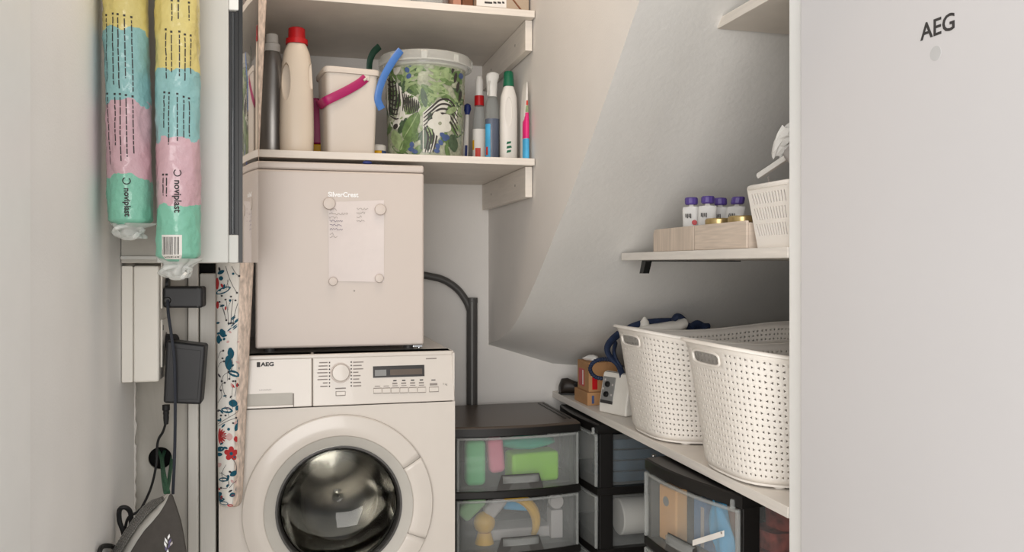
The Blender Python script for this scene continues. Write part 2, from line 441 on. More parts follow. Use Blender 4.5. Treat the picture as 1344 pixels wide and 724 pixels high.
on_f(512, 554, 484, 491.5, 'display_screen', 'display_lcd', t, .0013)
on_f(492, 507, 485, 493, 'display_segment', 'iron_grey', t, .0014)
for k in range(6):
    x0 = 489.8 + 11.6 * k
    o = on_f(x0 + .4, x0 + 11, 509.6 - k * .25, 515.6 - k * .25, 'push_button', 'enamel', t, .004, .0012)
    on_f(x0 + .3, x0 + 11.1, 508.6 - k * .25, 516.4 - k * .25, 'button_gap', 'ink_soft', t, .0005)
    if k > 1: on_f(x0 + 2, x0 + 8.5, 502.5 - k * .3, 504.5 - k * .3, 'caption', 'ink_soft', t, .0005)
    if k > 1: on_f(x0 + 3, x0 + 7.5, 499 - k * .3, 500.6 - k * .3, 'caption', 'ink', t, .0005)
    on_f(x0 + 2, x0 + 9, 506 - k * .25, 507 - k * .25, 'caption', 'ink_soft', t, .0005)
on_f(563.6, 575.5, 508, 513.4, 'push_button', 'enamel', t, .004, .0012)
on_f(563.3, 575.8, 507.2, 514.2, 'button_gap', 'ink_soft', t, .0005)
on_f(566, 571.5, 497.8, 499, 'caption', 'ink', t, .0005); on_f(564, 574, 502.5, 505.5, 'caption', 'ink_soft', t, .0005)
text('7 kg', .0075, F(584, 504), (1, 0, 0), fu, 'ink_soft', t)
on_f(559, 573, 469.5, 471, 'caption', 'ink_soft', t, .0005)
on_f(441, 453, 513.5, 518.5, 'start_button', 'enamel', t, .005, .0012); on_f(440.5, 453.5, 513, 519.3, 'button_gap', 'ink_soft', t, .0005)
on_f(440, 454, 508.6, 510.2, 'caption', 'ink_soft', t, .0005)
rr = random.Random(5)
for side, x in ((-1, 432.5), (1, 461)):
    for k in range(8):
        y = 475.5 + k * 4.45 + (0 if side < 0 else -.6)
        on_f(x - .8, x + .8, y - .9, y + .9, 'programme_mark', 'ink', t, .0005)
        L = rr.uniform(6, 14)
        if side < 0: on_f(x - 2.5 - L, x - 2.5, y - .7, y + .8, 'programme_name', 'ink_soft', t, .0005)
        else: on_f(x + 2.5, x + 2.5 + L, y - .7, y + .8, 'programme_name', 'ink_soft', t, .0005)
# door: outer ring, grey bevel, handle segment, glass bowl, drum
def ringpart(prof, name, m, parent, a0=0, a1=2 * pi, n=72, **k):
    mb = MB(); full = abs(a1 - a0 - 2 * pi) < 1e-6
    rings = [[DC + Vector((r * cos(a), -h, r * sin(a))) for a in (a0 + (a1 - a0) * i / n for i in range(n if full else n + 1))] for r, h in prof]
    mb.loft(rings, False, False, full)
    return mb.build(name, m, parent, **k)
prof = [(.242, 0), (.2418, .013), (.2395, .016), (.215, .0205), (.192, .021), (.188, .0195)]
hA0, hA1 = radians(-23), radians(30)
door = ringpart(prof, 'door', 'enamel', t, hA1 + .006, 2 * pi + hA0 - .006, solid=.003)
ringpart([(r, h + (.0006 if 0 < i < 5 else 0)) for i, (r, h) in enumerate(prof)], 'door_handle', 'enamel', door, hA0, hA1, 18, solid=.003)
ringpart([(.2462, .0), (.2462, .0012), (.2415, .0012)], 'door_gap', 'ink', door)
ringpart([(.188, .0195), (.178, .015), (.166, .009), (.161, .006)], 'inner_bevel', 'panel_grey', door)
ringpart([(.161, .008), (.156, .008), (.152, .0), (.150, -.03)], 'glass_ring', 'hose_grey', door)
ringpart([(.156, .004), (.150, -.015), (.138, -.060), (.122, -.092), (.098, -.108), (.06, -.117), (.02, -.12), (.0005, -.12)], 'glass_bowl', 'door_glass', door, solid=.004)
drum = ringpart([(.168, -.02), (.172, -.05), (.235, -.075), (.235, -.36), (.20, -.385), (.08, -.37), (.0005, -.365)], 'drum', 'steel_drum', t)
for k in range(3):
    a = radians(90 + 120 * k); mb = MB(); rings = []
    for y, hw, hh in ((-.08, .03, .02), (-.2, .028, .055), (-.34, .024, .045)):
        rad = Vector((cos(a), 0, sin(a))); tan = Vector((-sin(a), 0, cos(a))); b = DC + Vector((0, -y, 0)) + rad * .236
        rings.append([b - tan * hw, b - tan * hw * .4 - rad * hh, b + tan * hw * .4 - rad * hh, b + tan * hw])
    mb.loft(rings); mb.build('paddle', 'steel_drum', drum, bevel=.004)
ringpart([(.176, -.018), (.166, -.012), (.158, -.02), (.166, -.035), (.176, -.03)], 'door_seal', 'hose_grey', t)

# ------------------------------------------------------------------ small fridge
FY = 2.25; fx0, fx1 = -.1055, .335; fz0, fz1 = .863, 1.352
t = thing('mini_fridge', 'small white fridge standing on top of the washing machine', 'fridge', (.115, 2.45, .851))
bx(fx0 + .003, fx1 - .003, FY + .045, FY + .47, fz0 + .004, fz1 - .006).build('body', 'fridge_enamel', t, bevel=.006)
dm = bx(fx0, fx1, FY, FY + .041, fz0, fz1 - .0215).build('door', 'fridge_enamel', t, bevel=.007, seg=3)
bx(fx0, fx1, FY + .002, FY + .047, fz1 - .0205, fz1).build('top_cap', 'fridge_enamel', t, bevel=.006, seg=3)
bx(fx0 + .012, fx1 - .012, FY + .041, FY + .046, fz0 + .004, fz1 - .02).build('door_gasket', 'hose_grey', t)
for x in (fx0 + .035, fx1 - .035):
    for y in (FY + .06, FY + .42):
        MB().lathe([(.014, 0), (.014, .010), (.009, .011), (.009, .018)], (x, y, .8505)).build('foot', 'hose_grey', t)
h = bx(fx1 - .03, fx1 - .004, FY + .004, FY + .05, fz0 - .0055, fz0 - .0005).build('hinge', 'chrome', t, bevel=.001, label='chrome hinge plate')
MB().lathe([(.004, 0), (.004, .006)], (fx1 - .012, FY + .016, fz0 - .0115), 'Z', 12).build('hinge_pin', 'chrome', h)
text('SilverCrest', .0175, P(450.5, 255.5, Y=FY), (1, 0, 0), (0, 0, 1), 'white_ink', dm, bold=.0005)
MB().lathe([(.0022, -.0005), (.0022, .0005)], P(465, 381.5, Y=FY), 'Y', 10).build('speck', 'ink_soft', dm)
# note and magnets
c = [P(*q, Y=FY) for q in ((431, 265), (504, 262.5), (504, 370), (431.5, 368.5))]
tn = thing('paper_note', 'paper note with handwriting held on the small fridge door', 'note', (c[3] + c[2]) / 2 + Vector((0, -.001, 0)))
mb = MB(); G = 12; vs = []
for j in range(G + 1):
    for i in range(G + 1):
        u, v = i / G, j / G; p = c[0].lerp(c[1], u).lerp(c[3].lerp(c[2], u), v)
        p.y -= .0012 + .0012 * sin(pi * v) * (.6 + .4 * sin(7 * v + 3 * u)) + .0016 * max(0, sin(9 * v - 2 * u)) * sin(pi * u) * v
        vs.append(p)
mb.add(vs, [(j * (G + 1) + i, j * (G + 1) + i + 1, (j + 1) * (G + 1) + i + 1, (j + 1) * (G + 1) + i) for j in range(G) for i in range(G)])
mb.build('sheet', 'paper', tn)
rr = random.Random(11); mb = MB(); mk = MB()
for (x0, x1, y, dark) in [(433, 442, 275, 0), (432, 457, 280.5, 0), (432, 444, 285.5, 0), (432.5, 450, 290, 1), (433, 449, 295.5, 1), (433, 450, 301, 1), (433, 438, 306.5, 0), (433, 443, 311, 0), (468, 484, 274, 0), (468, 479, 279.5, 0), (468, 475, 284.5, 0), (468, 479, 289.5, 0)]:
    pts = []; x = x0
    while x < x1:
        p = P(x, y - .1 * (x - x0) / 8 + rr.uniform(-1.6, 1.6), Y=FY - .0042); pts.append(p); x += rr.uniform(.7, 1.5)
    (mk if dark else mb).tube(pts, .00055 if dark else .0004, 4)
mb.build('handwriting', 'ink_soft', tn, smooth=False); mk.build('handwriting', 'ink_blue', tn, smooth=False)
for (x, y, r, lb) in ((432, 267, 8, 'large round white magnet on the upper left corner of the paper note'), (499, 275, 7.5, 'large round white magnet on the upper right corner of the paper note'),
                  (437, 369, 5.7, 'small round white magnet on the lower left corner of the paper note'), (497.5, 365, 5.7, 'small round white magnet on the lower right corner of the paper note')):
    p = P(x, y, Y=FY - .0045); R_ = r / FPX * 2.18
    o = MB().lathe([(R_ * .97, 0), (R_, .002), (R_, .006), (R_ * .9, .0085), (R_ * .5, .0092), (.0004, .0094)], (0, 0, 0), 'Y', 28).build('fridge_magnet', 'magnet')
    o.location = p; tag(o, lb, 'magnet', 'magnets on the fridge note')
# little blue clip lying on the fridge top edge
p = P(482, 217, Y=2.262); p.z = fz1
t = thing('blue_clip', 'small dark blue clip with wire on the fridge top edge', 'clip', p)
MB().loft([superring(p.x + dx, p.y, p.z + .0058, .002, .002, 2, 4) for dx in ()] or [superring(p.x, p.y, p.z + h_, r_, r_ * .6, 2.4, 16) for h_, r_ in ((.0006, .009), (.002, .0125), (.006, .012), (.009, .007))]).build('clip_body', 'brush_blue', t)
MB().tube(spline([p + Vector((.011, 0, .004)), p + Vector((.02, 0, .007)), p + Vector((.032, .003, .003)), p + Vector((.045, .006, .0022))]), .0012, 6).build('wire', 'ink', t)

# ------------------------------------------------------------------ wall cabinet with rounded glossy side
CY = 1.88; cz0, cz1 = 1.085, 2.15
t = thing('wall_cabinet', 'pale grey wall cabinet with dark grip strip behind the hanging rolls', 'cabinet', (-.2, 2.0, cz0))
bx(XL + .001, -.135, 2.03, 2.085, cz0, cz1).build('body', 'panel_grey', t, bevel=.002)
bx(XL + .001, -.29, 2.0235, 2.0295, cz0 + .008, cz0 + .016).build('ledge', 'cabinet_face', t, bevel=.001)
x1, x2 = P(313, 100, Y=CY).x, P(318.5, 100, Y=CY + .004).x
gx0 = P(300, 100, Y=CY).x; gz0, gz1 = P(306, 308, Y=CY).z, P(306, 13, Y=CY).z
dmb = MB().box(-.287, gx0, CY, 2.029, cz0, cz1)
d = dmb.build('door', 'cabinet_face', t, bevel=.003)
bx(gx0, x1, CY, 2.029, cz0, gz0).build('door_corner', 'cabinet_face', t, bevel=.0025)
bx(gx0, x1, CY, 2.029, gz1, cz1).build('door_corner', 'frame_paint', t, bevel=.0025)
g = bx(gx0 + .0005, x1, CY + .012, CY + .03, gz0, gz1).build('grip_recess', 'adapter_black', t)
MB().loft([superring(gx0 + .008 + .004 * k, CY + .012 - .004 * k, zz, .0035, .003, 2, 10) for k, zz in ((0, gz0 + .003), (0, gz1 - .003))]).build('grip_bar', 'smoke_glass', t)
bx(x1 - .0045, x1 - .001, CY + .004, CY + .013, gz0, gz1).build('grip_edge', 'black_plastic', t)
bx(x1, x2, CY + .004, 2.029, cz0 + .001, cz1).build('edge_seal', 'black_plastic', t)
al = radians(21); R_ = .40; mb = MB(); arc = []
xc = x2 - R_ * cos(al); yc = CY + .006 + R_ * sin(al)
for k in range(33):
    a = -al + (al + radians(3)) * k / 32; arc.append((xc + R_ * cos(a), yc + R_ * sin(a)))
arc = [q for q in arc if q[1] < 2.029]
arc += [(arc[-1][0] - .004, arc[-1][1] + .001), (x2 + .0005, arc[-1][1] + .001)]
mb.prism([(x, y, cz0 + .001) for x, y in arc], (0, 0, cz1 - cz0 - .002))
mb.build('side_panel', 'gloss_side', t, angle=20, label='glossy rounded side panel')
HK = t

# ------------------------------------------------------------------ hanging rolls of film bags
def bag(px_mid, zlo_px, zgather_px, lean, Yc, R0, bands, label, lines, logo, barcode=None, seed=1):
    zlo = P(px_mid[1], zlo_px, Y=Yc - R0).z; zg = P(px_mid[1], zgather_px, Y=Yc - R0).z
    top = 1.86; base = Vector((P(px_mid[1], zg, Y=Yc).x, Yc, zlo))
    xb = P(px_mid[1], zgather_px, Y=Yc).x; xt = P(px_mid[0], 0, Y=Yc).x; zt = P(px_mid[0], 0, Y=Yc).z
    def cx(z): return xb + (xt - xb) * (z - zg) / (zt - zg)
    t = thing('bag_roll', label, 'bag roll', (cx(zlo), Yc, zlo), group='film rolls hanging in front of the wall cabinet')
    rn = random.Random(seed); N = 84
    ph = [rn.uniform(0, 6.28) for _ in range(12)]
    from mathutils import noise as NZ
    def surf(a, z, off=0):
        wr = NZ.noise(Vector((cos(a) * 2.2 + seed, sin(a) * 2.2, z * 42))) * .0016 + NZ.noise(Vector((cos(a) * 6, sin(a) * 6 + seed, z * 110))) * .0011; off = off + wr
        r = R0 * (1 + .025 * sin(3 * a + ph[0] + 9 * z) + .02 * sin(5 * a + ph[1] - 22 * z) + .012 * sin(2 * a + 40 * z + ph[2]) + .008 * sin(7 * a + 75 * z + ph[3]))
        k = min(1, (z - zg) / .03 + .62) if z < zg + .012 else 1
        k *= min(1, max(.25, (top - z) / .05 + .25))
        return Vector((cx(z) + (r * k + off) * cos(a), Yc + (r * k + off) * sin(a), z))
    zs = [zg + (top - zg) * k / 190 for k in range(191)]
    w_ = MB().loft([[surf(2 * pi * i / N, z) for i in range(N)] for z in zs], True, True).build('wrapper', bands, t, angle=80)
    # gathered clear end
    rings = []
    for k in range(9):
        q = k / 8; z = zlo + (zg + .006 - zlo) * q
        rr_ = R0 * (.45 + .42 * q + .12 * sin(q * 7 + ph[4]))
        rings.append([Vector((cx(z) + .008 * sin(5 * q + ph[5]) + rr_ * (1 + .16 * sin(5 * a + 4 * q + ph[6]) + .1 * sin(9 * a + ph[7])) * cos(a), Yc + rr_ * .85 * (1 + .12 * sin(6 * a + ph[8])) * sin(a), z)) for a in (2 * pi * i / N for i in range(N))])
    e = MB().loft(rings).build('gathered_end', 'film', t, angle=60)
    kp = [Vector((cx(zlo) + .022 * cos(a) * (1 + .2 * sin(3 * a)), Yc - R0 * .5 + .012 * sin(2 * a), zlo + .012 + .012 * sin(a))) for a in (2 * pi * i / 20 for i in range(20))]
    MB().tube(kp, .005, 6, True).build('film_knot', 'film', e)
    # print
    mb = MB()
    for (s, z0, z1) in lines:                       # lines of small print running down the roll
        z = z1
        first = True
        while z > z0:
            L = .004 if first else rn.uniform(.006, .018); a0 = -pi / 2 + s / R0; hw = (.0021 if first else .00105) / R0
            L = min(L, max(.002, z - z0)); nseg = 4
            ring = [[surf(a0 - hw, z - L * k / nseg, .0007), surf(a0 + hw, z - L * k / nseg, .0007)] for k in range(nseg + 1)]
            mb.loft(ring, False, False, False); z -= L + (.004 if first else .0022); first = False
    mb.build('small_print', 'ink', w_, smooth=False)['kind'] = 'stuff'
    if logo:
        s, z, size = logo; vs, fs = text_geo('noviplast', size, .0004, 'LEFT')
        MB().add([surf(-pi / 2 + (s + v.y) / R0, z - v.x, .001 + v.z) for v in vs], fs).build('lettering', 'ink', w_, smooth=False)
        rp = []
        for k in range(15):
            a = radians(40 + 290 * k / 14); rp.append(surf(-pi / 2 + (s + .0065 * sin(a)) / R0, z + .014 + .0065 * cos(a), .001))
        MB().tube(rp, .001, 5).build('emblem', 'ink', w_)
    if barcode:
        s0, s1, z0, z1 = barcode
        mb = MB(); n = 10
        mb.loft([[surf(-pi / 2 + (s0 + (s1 - s0) * i / n) / R0, z0 + (z1 - z0) * k / 6, .0012) for i in range(n + 1)] for k in range(7)], False, False, False)
        lb = mb.build('barcode_label', 'label_white', w_)
        mb = MB(); s = s0 + .003
        while s < s1 - .004:
            wd = rn.choice([.0008, .0012, .002])
            zz0 = z0 + .003; zz1 = z1 - .004
            mb.loft([[surf(-pi / 2 + (s + q) / R0, zz0 + (zz1 - zz0) * k / 6, .0017) for q in (0, wd)] for k in range(7)], False, False, False)
            s += wd + rn.choice([.001, .0014, .002])
        mb.build('barcode', 'ink', lb, smooth=False)
    MB().tube([(cx(top), Yc, top - .004), (cx(top), Yc, top + .1)], .002, 6).build('string', 'fabric_white', t)
    MB().tube(spline([(cx(top), CY + .001, top + .115), (cx(top), Yc, top + .105), (cx(top), Yc - .012, top + .118)]), .0025, 6).build('hook', 'chrome', HK)
    return t
def zpx(py, px, Yc): return P(px, py, Y=Yc).z
# bands are in object height (metres above the roll's lower end)
YBAG = 1.795
def bands_for(px, lo, tabs):
    z0 = zpx(lo, px, YBAG - .045); return [(max(0, zpx(y, px, YBAG - .045) - z0), c) for y, c in tabs]
MINT, PINK, TEAL, YEL = (128, 192, 168), (204, 168, 176), (140, 186, 186), (214, 198, 124)
banded('film_print_a', [(0, MINT)] + bands_for(170, 312, [(232, PINK), (130, TEAL), (36, YEL)]) , jag=.035)
banded('film_print_b', [(0, MINT)] + bands_for(232, 365, [(270, PINK), (181, TEAL), (92, YEL)]), jag=.03)
zz = lambda y, p: zpx(y, p, YBAG - .045)
bag((165, 171.5), 312, 296, 0, YBAG + .006, .0415, 'film_print_a', 'film roll with a pale pink middle hanging against the white wall, the shorter one',
    [(s, zz(y1, 165), zz(y0, 165)) for s, y0, y1 in ((-.034, 16, 105), (-.018, 15, 110), (-.008, 16, 115), (.004, 17, 100), (.017, 18, 118), (-.034, 120, 215), (-.017, 121, 190), (-.007, 121, 212), (.004, 122, 205), (.016, 123, 200))],
    (.002, zz(246, 165), .0155), seed=4)
bag((233.5, 234), 365, 343, 0, YBAG - .006, .0415, 'film_print_b', 'film roll with a white barcode label near its lower end, the longer one',
    [(s, zz(y1, 232), zz(y0, 232)) for s, y0, y1 in ((-.018, 38, 104), (-.007, 41, 95), (.008, 40, 100), (.018, 43, 105), (.029, 43, 95), (-.022, 120, 168), (-.012, 121, 190), (.004, 122, 185), (.016, 125, 180), (.027, 126, 178), (-.006, 0, 28), (.006, 0, 26), (.026, 0, 25), (-.016, 228, 258), (-.023, 228, 256))],
    (.004, zz(236, 232), .018), (-.028, .012, zz(340, 225), zz(308, 225)), seed=9)

# ------------------------------------------------------------------ socket box and power adapters
sx1 = -.3045
t = thing('socket_box', 'white surface-mounted double socket box on the wall below the cabinet', 'socket', (-.343, 2.11, .815))
bx(XL + .0265, sx1, 2.03, 2.188, .815, 1.079).build('housing', 'socket_white', t, bevel=.005, seg=3)
bx(XL + .001, XL + .0255, 2.033, 2.188, .815, 1.079).build('back_housing', 'socket_white', t, bevel=.003)
for z in (1.035, .90):
    f = bx(sx1, sx1 + .004, 2.055, 2.165, z - .055, z + .055).build('socket_plate', 'socket_white', t, bevel=.0015)
    MB().lathe([(.022, .0042), (.022, .0047)], (sx1, 2.11, z), 'X', 24).build('socket_well', 'ink_soft', f)
    bx(sx1 + .004, sx1 + .0046, 2.06, 2.068, z + .03, z + .042).build('earth_mark', 'ink', f)
def adapter(quad, y0, y1, label, m='adapter_black'):
    pts = [P(px, py, Y=y0) for px, py in quad]; b = sum(pts, Vector()) / 4; b.z = min(p.z for p in pts); b.y = (y0 + y1) / 2
    t = thing('power_adapter', label, 'adapter', b, group='black adapters in the socket box')
    MB().prism(pts, (0, y1 - y0, 0)).build('housing', m, t, bevel=.006, seg=3)
    return t, pts
t, q = adapter([(214, 376), (266, 376), (266, 404), (214, 404)], 2.05, 2.13, 'short black power adapter plugged into the upper socket of the white box')
MB().tube([(sx1 + .005, 2.11, 1.035), (q[0].x + .005, 2.11, 1.035)], .018, 16).build('plug', 'adapter_black', t)
ax = P(258, 390, Y=2.049)
MB().prism([P(259, 377.5, Y=2.0505), P(260.5, 377.5, Y=2.0505), P(260.5, 403, Y=2.0505), P(259, 403, Y=2.0505)], (0, -.0008, 0)).build('seam', 'black_plastic', t)
MB().lathe([(.008, 0), (.006, .003)], P(220, 394, Y=2.05), 'Y', 14).build('strain_relief', 'black_plastic', t)
MB().tube(spline([P(220, 394, Y=2.045), P(221, 412, Y=2.03), P(225, 440, Y=2.02), P(229, 475, Y=2.018), P(230, 540, Y=2.03), P(229, 600, Y=2.04), P(227, 648, Y=2.0)]), .0034, 8).build('cable', 'cord_blue', t)
t, q = adapter([(218, 447), (270, 453), (264, 531), (214, 529)], 2.045, 2.11, 'large black power brick plugged into the lower socket of the white box')
MB().prism([P(x, y, Y=2.0445) for x, y in ((224, 456), (264, 460), (259, 524), (219, 523))], (0, -.0012, 0)).build('face_plate', 'adapter_black', t, bevel=.001)
MB().tube([(sx1 + .005, 2.11, .90), (q[0].x + .012, 2.10, .90)], .018, 16).build('plug', 'adapter_black', t)
a = P(218, 531, Y=2.075)
MB().lathe([(.0085, 0), (.0085, -.012), (.0065, -.014), (.0072, -.02), (.0062, -.024), (.0066, -.03), (.005, -.045)], a, 'Z', 14).build('strain_relief', 'black_rubber', t)
MB().tube(spline([P(218, 553, Y=2.075), P(214, 566, Y=2.09), P(207, 580, Y=2.1), P(205, 610, Y=2.1), P(198, 640, Y=2.06), P(187, 664, Y=2.0), P(182, 670, Y=1.99)]), .003, 8).build('cable', 'black_rubber', t)

# ------------------------------------------------------------------ grey bag, cords and hoses on the left
yb = 1.83
front = [(222, 648), (226, 651), (231, 665), (237, 684), (241, 704), (244, 724), (248, 760), (250, 800), (150, 800), (158, 760), (171.5, 723), (180, 709), (189, 696), (200, 684), (209, 673), (217, 660)]
outer = [(219, 648), (211, 652), (199, 656), (187.5, 664), (174, 681), (161, 700), (146, 724), (142, 760), (141, 800)]
inner = [(222, 648), (217, 660), (209, 673), (200, 684), (189, 696), (180, 709), (171.5, 723), (158, 760), (150, 800)]
pb = P(200, 800, Y=yb)
t = thing('storage_bag', 'dark grey fabric bag with small printed sprig hanging by green cords', 'bag', (pb.x, yb, pb.z))
MB().prism([P(x, y, Y=yb) for x, y in front], (0, .012, 0)).build('front_panel', 'bag_grey', t, bevel=.003)
mi = [tuple((a + b) / 2 for a, b in zip(p, q)) for p, q in zip(inner, outer)]
mb = MB(); mb.loft([[P(*p, Y=yb + .002) for p in inner], [P(*p, Y=yb + .03) for p in mi]], False, False, False)
mb.build('gusset_edge', 'mesh_grey', t, solid=.003)
mb = MB(); mb.loft([[P(*p, Y=yb + .03) for p in mi], [P(*p, Y=yb + .075) for p in outer]], False, False, False)
mesh = mb.build('mesh_gusset', 'mesh_grey', t, solid=.003)
mb = MB()
for k in (.18, .42, .66, .9):
    mb.tube([P(a[0] + (b[0] - a[0]) * k, a[1] + (b[1] - a[1]) * k, Y=yb + .022 + .045 * k) for a, b in zip(mi[1:], outer[1:])], .0012, 5)
mb.build('mesh_line', 'mesh_dark', mesh); mb = MB()
def along(poly, s):
    k = min(int(s), len(poly) - 2); f = s - k; return (poly[k][0] + (poly[k + 1][0] - poly[k][0]) * f, poly[k][1] + (poly[k + 1][1] - poly[k][1]) * f)
for k in range(1, 44):
    a, b = along(mi, .6 + k * .165), along(outer, .6 + k * .165); mb.tube([P(*a, Y=yb + .022), P(*b, Y=yb + .067)], .0011, 4)
mb.build('mesh_line', 'mesh_dark', mesh)
MB().prism([P(x, y, Y=yb + .08) for x, y in ((219, 648), (226, 651), (244, 724), (250, 800), (148, 800), (150, 724), (190, 664))], (0, .004, 0)).build('back_panel', 'bag_grey', t)
for i, (x, y, dx, dy, m) in enumerate([(221.5, 704, 1.0, 4, 'white_ink'), (218, 709, -1.5, 4, 'white_ink'), (223, 710, 1.6, 4, 'ink_blue'), (217, 714, -1.2, 4.5, 'white_ink'), (222, 716, 1.4, 4, 'ink_blue'), (218, 720, -1, 4, 'ink_blue'), (220, 724, .5, 4, 'white_ink'), (225, 713, 1.2, 3, 'pale_grey')]):
    MB().prism([P(a, b, Y=yb - .0003) for a, b in ((x - dx * 1.2, y + dy), (x - 1.6, y), (x + dx, y - dy), (x + 1.6, y))], (0, -.0006, 0)).build('sprig_print', m, t, smooth=False)
gc = thing('hanging_lanyard', 'green woven cord hanging out of the round hole in the grey panel', 'cord', P(216, 651, Y=2.09))
for pts in ([(207, 590, 2.235), (212, 602, 2.19), (214, 625, 2.03), (217, 646, 1.93)], [(216, 592, 2.235), (213, 603, 2.185), (216, 625, 2.02), (221, 646, 1.935)], [(226, 598, 2.235), (225, 606, 2.185), (222, 628, 2.04), (219, 646, 1.94)]):
    MB().tube(spline([P(a, b, Y=c_) for a, b, c_ in pts]), .0042, 8).build('strand', 'cord_green', gc)
a = P(160, 800, Y=1.965)
t = thing('black_hose', 'coiled black hose tucked behind the dark grey fabric bag', 'hose', a)
MB().tube(spline([P(160, 745, Y=1.965), P(163, 705, Y=1.965), P(157, 684, Y=1.965), P(157, 669, Y=1.965), P(164, 665.5, Y=1.965), P(171, 672, Y=1.97), P(172, 690, Y=1.975), P(168, 720, Y=1.98), P(165, 760, Y=1.98)]), .0052, 8).build('loop', 'black_rubber', t)
MB().tube(spline([P(163, 700, Y=1.98), P(168, 680, Y=1.98), P(180, 672, Y=1.98), P(188, 666, Y=1.985), P(190, 672, Y=1.985), P(183, 690, Y=1.985)]), .0032, 8).build('loop', 'black_rubber', t)
MB().tube(spline([P(128, 745, X=-.377), P(131, 722, X=-.377), P(138, 716, X=-.377), P(151, 719, Y=1.935), P(156, 735, Y=1.945), P(157, 760, Y=1.945)]), .005, 8).build('loop', 'black_rubber', t)

# ------------------------------------------------------------------ floral fabric
rows = [(-330, 306, 366), (-100, 296, 355), (0, 292, 350), (205, 286, 340), (300, 284, 335.3), (347, 283, 333), (420, 283.5, 329.5), (500, 285, 325.5), (570, 285, 322), (620, 286, 320), (645, 286.5, 318.6), (658, 287.2, 317), (663, 289, 314), (665, 293, 309)]
YF = 2.128
def fab(px_frac, py, off=0):
    a = interp([(r[0], r[1]) for r in rows], py); b = interp([(r[0], r[2]) for r in rows], py); u = px_frac
    yy = YF + .03 * abs(2 * u - .9) ** 2.2 - .003 * sin(py * .021) * sin(pi * u) - off
    return P(a + (b - a) * u, py, Y=yy)
pys = [r for r in range(-330, 640, 12)] + [640, 645, 650, 654, 658, 661, 663, 665]
pz = fab(.5, 665)
t = thing('hanging_fabric', 'long narrow white fabric with teal and red floral print beside the washer', 'fabric', (pz.x, pz.y + .01, pz.z))
US = [i / 16 for i in range(17)]
def panel(u0, u1, name, m):
    us = [u0 + (u1 - u0) * i / 12 for i in range(13)]
    return MB().loft([[fab(u, y) for u in us] for y in pys], False, False, False).build(name, m, t, solid=.006, off=-1)
def fsplit(): pass
fr = panel(0, .64, 'printed_front', 'fabric_white'); panel(.64, 1, 'lining_side', 'fabric_lining')
def fpx(x, y, off=0):
    a = interp([(r[0], r[1]) for r in rows], y); b = interp([(r[0], r[2]) for r in rows], y); return fab((x - a) / (b - a), y, off)
PR = {'print_teal': MB(), 'print_red': MB(), 'print_rose': MB(), 'print_black': MB()}
def blob(x, y, L, W, ang, m, off=.0015, kind='leaf'):
    pts = []; n = 12; ca, sa = cos(radians(ang)), sin(radians(ang))
    for i in range(n):
        a = 2 * pi * i / n; lx = L * cos(a); ly = W * sin(a) * (abs(sin(a)) ** .35 if kind == 'leaf' else 1)
        xx, yy = x + lx * ca - ly * sa, y - (lx * sa + ly * ca)
        lim = interp([(r[0], r[1] + .64 * (r[2] - r[1])) for r in rows], yy); lo = interp([(r[0], r[1]) for r in rows], yy)
        pts.append(fpx(max(lo + .3, min(lim + 3, xx)), yy, off))
    c_ = sum(pts, Vector()) / n
    PR[m].add([c_] + pts, [(0, 1 + i, 1 + (i + 1) % n) for i in range(n)])
def stem(pl, w=.00055): PR['print_black'].tube([fpx(min(x, interp([(r[0], r[1] + .66 * (r[2] - r[1])) for r in rows], y) + 2), y, .0012) for x, y in pl], w, 4)
rf = random.Random(21)
for (x, y, L, W, a, m) in [(290, 357, 5, 2.5, 25, 'print_teal'), (290, 365, 3, 3, 0, 'print_teal'), (285, 372, 2.5, 8, 0, 'print_red'), (293, 381, 11, 4, 24, 'print_teal'), (285.5, 400, 2, 5, 0, 'print_red'),
    (303, 463, 4.5, 7, 10, 'print_teal'), (300, 476, 5, 10, 5, 'print_teal'), (307, 490, 9, 4, -20, 'print_teal'), (317, 484, 3, 4, 60, 'print_teal'), (306, 529, 5, 6, 80, 'print_teal'), (298, 538, 8, 4, -8, 'print_teal'), (312, 535, 4, 3, 60, 'print_teal'), (314, 552, 4, 3, 60, 'print_teal'), (311, 560, 6, 3, 70, 'print_teal'),
    (289, 589, 6, 3.5, 10, 'print_teal'), (288, 596, 4, 2.5, 0, 'print_teal'), (293, 629, 6, 3, 0, 'print_teal'), (307, 621, 6, 3.4, 30, 'print_teal'), (305, 649, 4, 3, 20, 'print_teal'), (312, 641, 4, 2.5, 60, 'print_teal'), (289, 655, 6, 3, 0, 'print_teal'), (294, 660, 6, 2.6, -10, 'print_teal'), (288, 648, 3.5, 3, 20, 'print_teal'), (302, 663, 4, 1.8, 0, 'print_red'), (313, 652, 2.4, 4, 20, 'print_red'), (301, 573, 4.5, 5, 0, 'print_rose'), (287, 610, 4, 3, 30, 'print_rose'), (310, 576, 3.2, 4, 10, 'print_red'), (316, 598, 2.5, 7, 0, 'print_red'), (300, 563, 2, 2, 0, 'print_teal'), (292, 437, 4, 6, 20, 'print_teal'), (287, 445, 3, 6, 0, 'print_teal')]:
    blob(x, y, L, W, a, m)
for k in range(5):                                      # red blossom
    a = 72 * k + 18; blob(303.5 + 5.5 * cos(radians(a)), 595 - 5.5 * sin(radians(a)), 4.2, 3.6, a, 'print_red', kind='round')
blob(303.5, 595, 2.3, 2.3, 0, 'print_teal', .0022, 'round')
for k in range(9):                                      # red spiky half-flower at the left edge
    a = -80 + 20 * k; blob(287 + 5 * cos(radians(a)), 572 - 5 * sin(radians(a)), 6, 1.3, a, 'print_red')
for k in range(7): blob(291 + 5 * cos(k * .9), 440 + 6 * sin(k * .9), 2, 1.6, k * 50, 'print_teal')
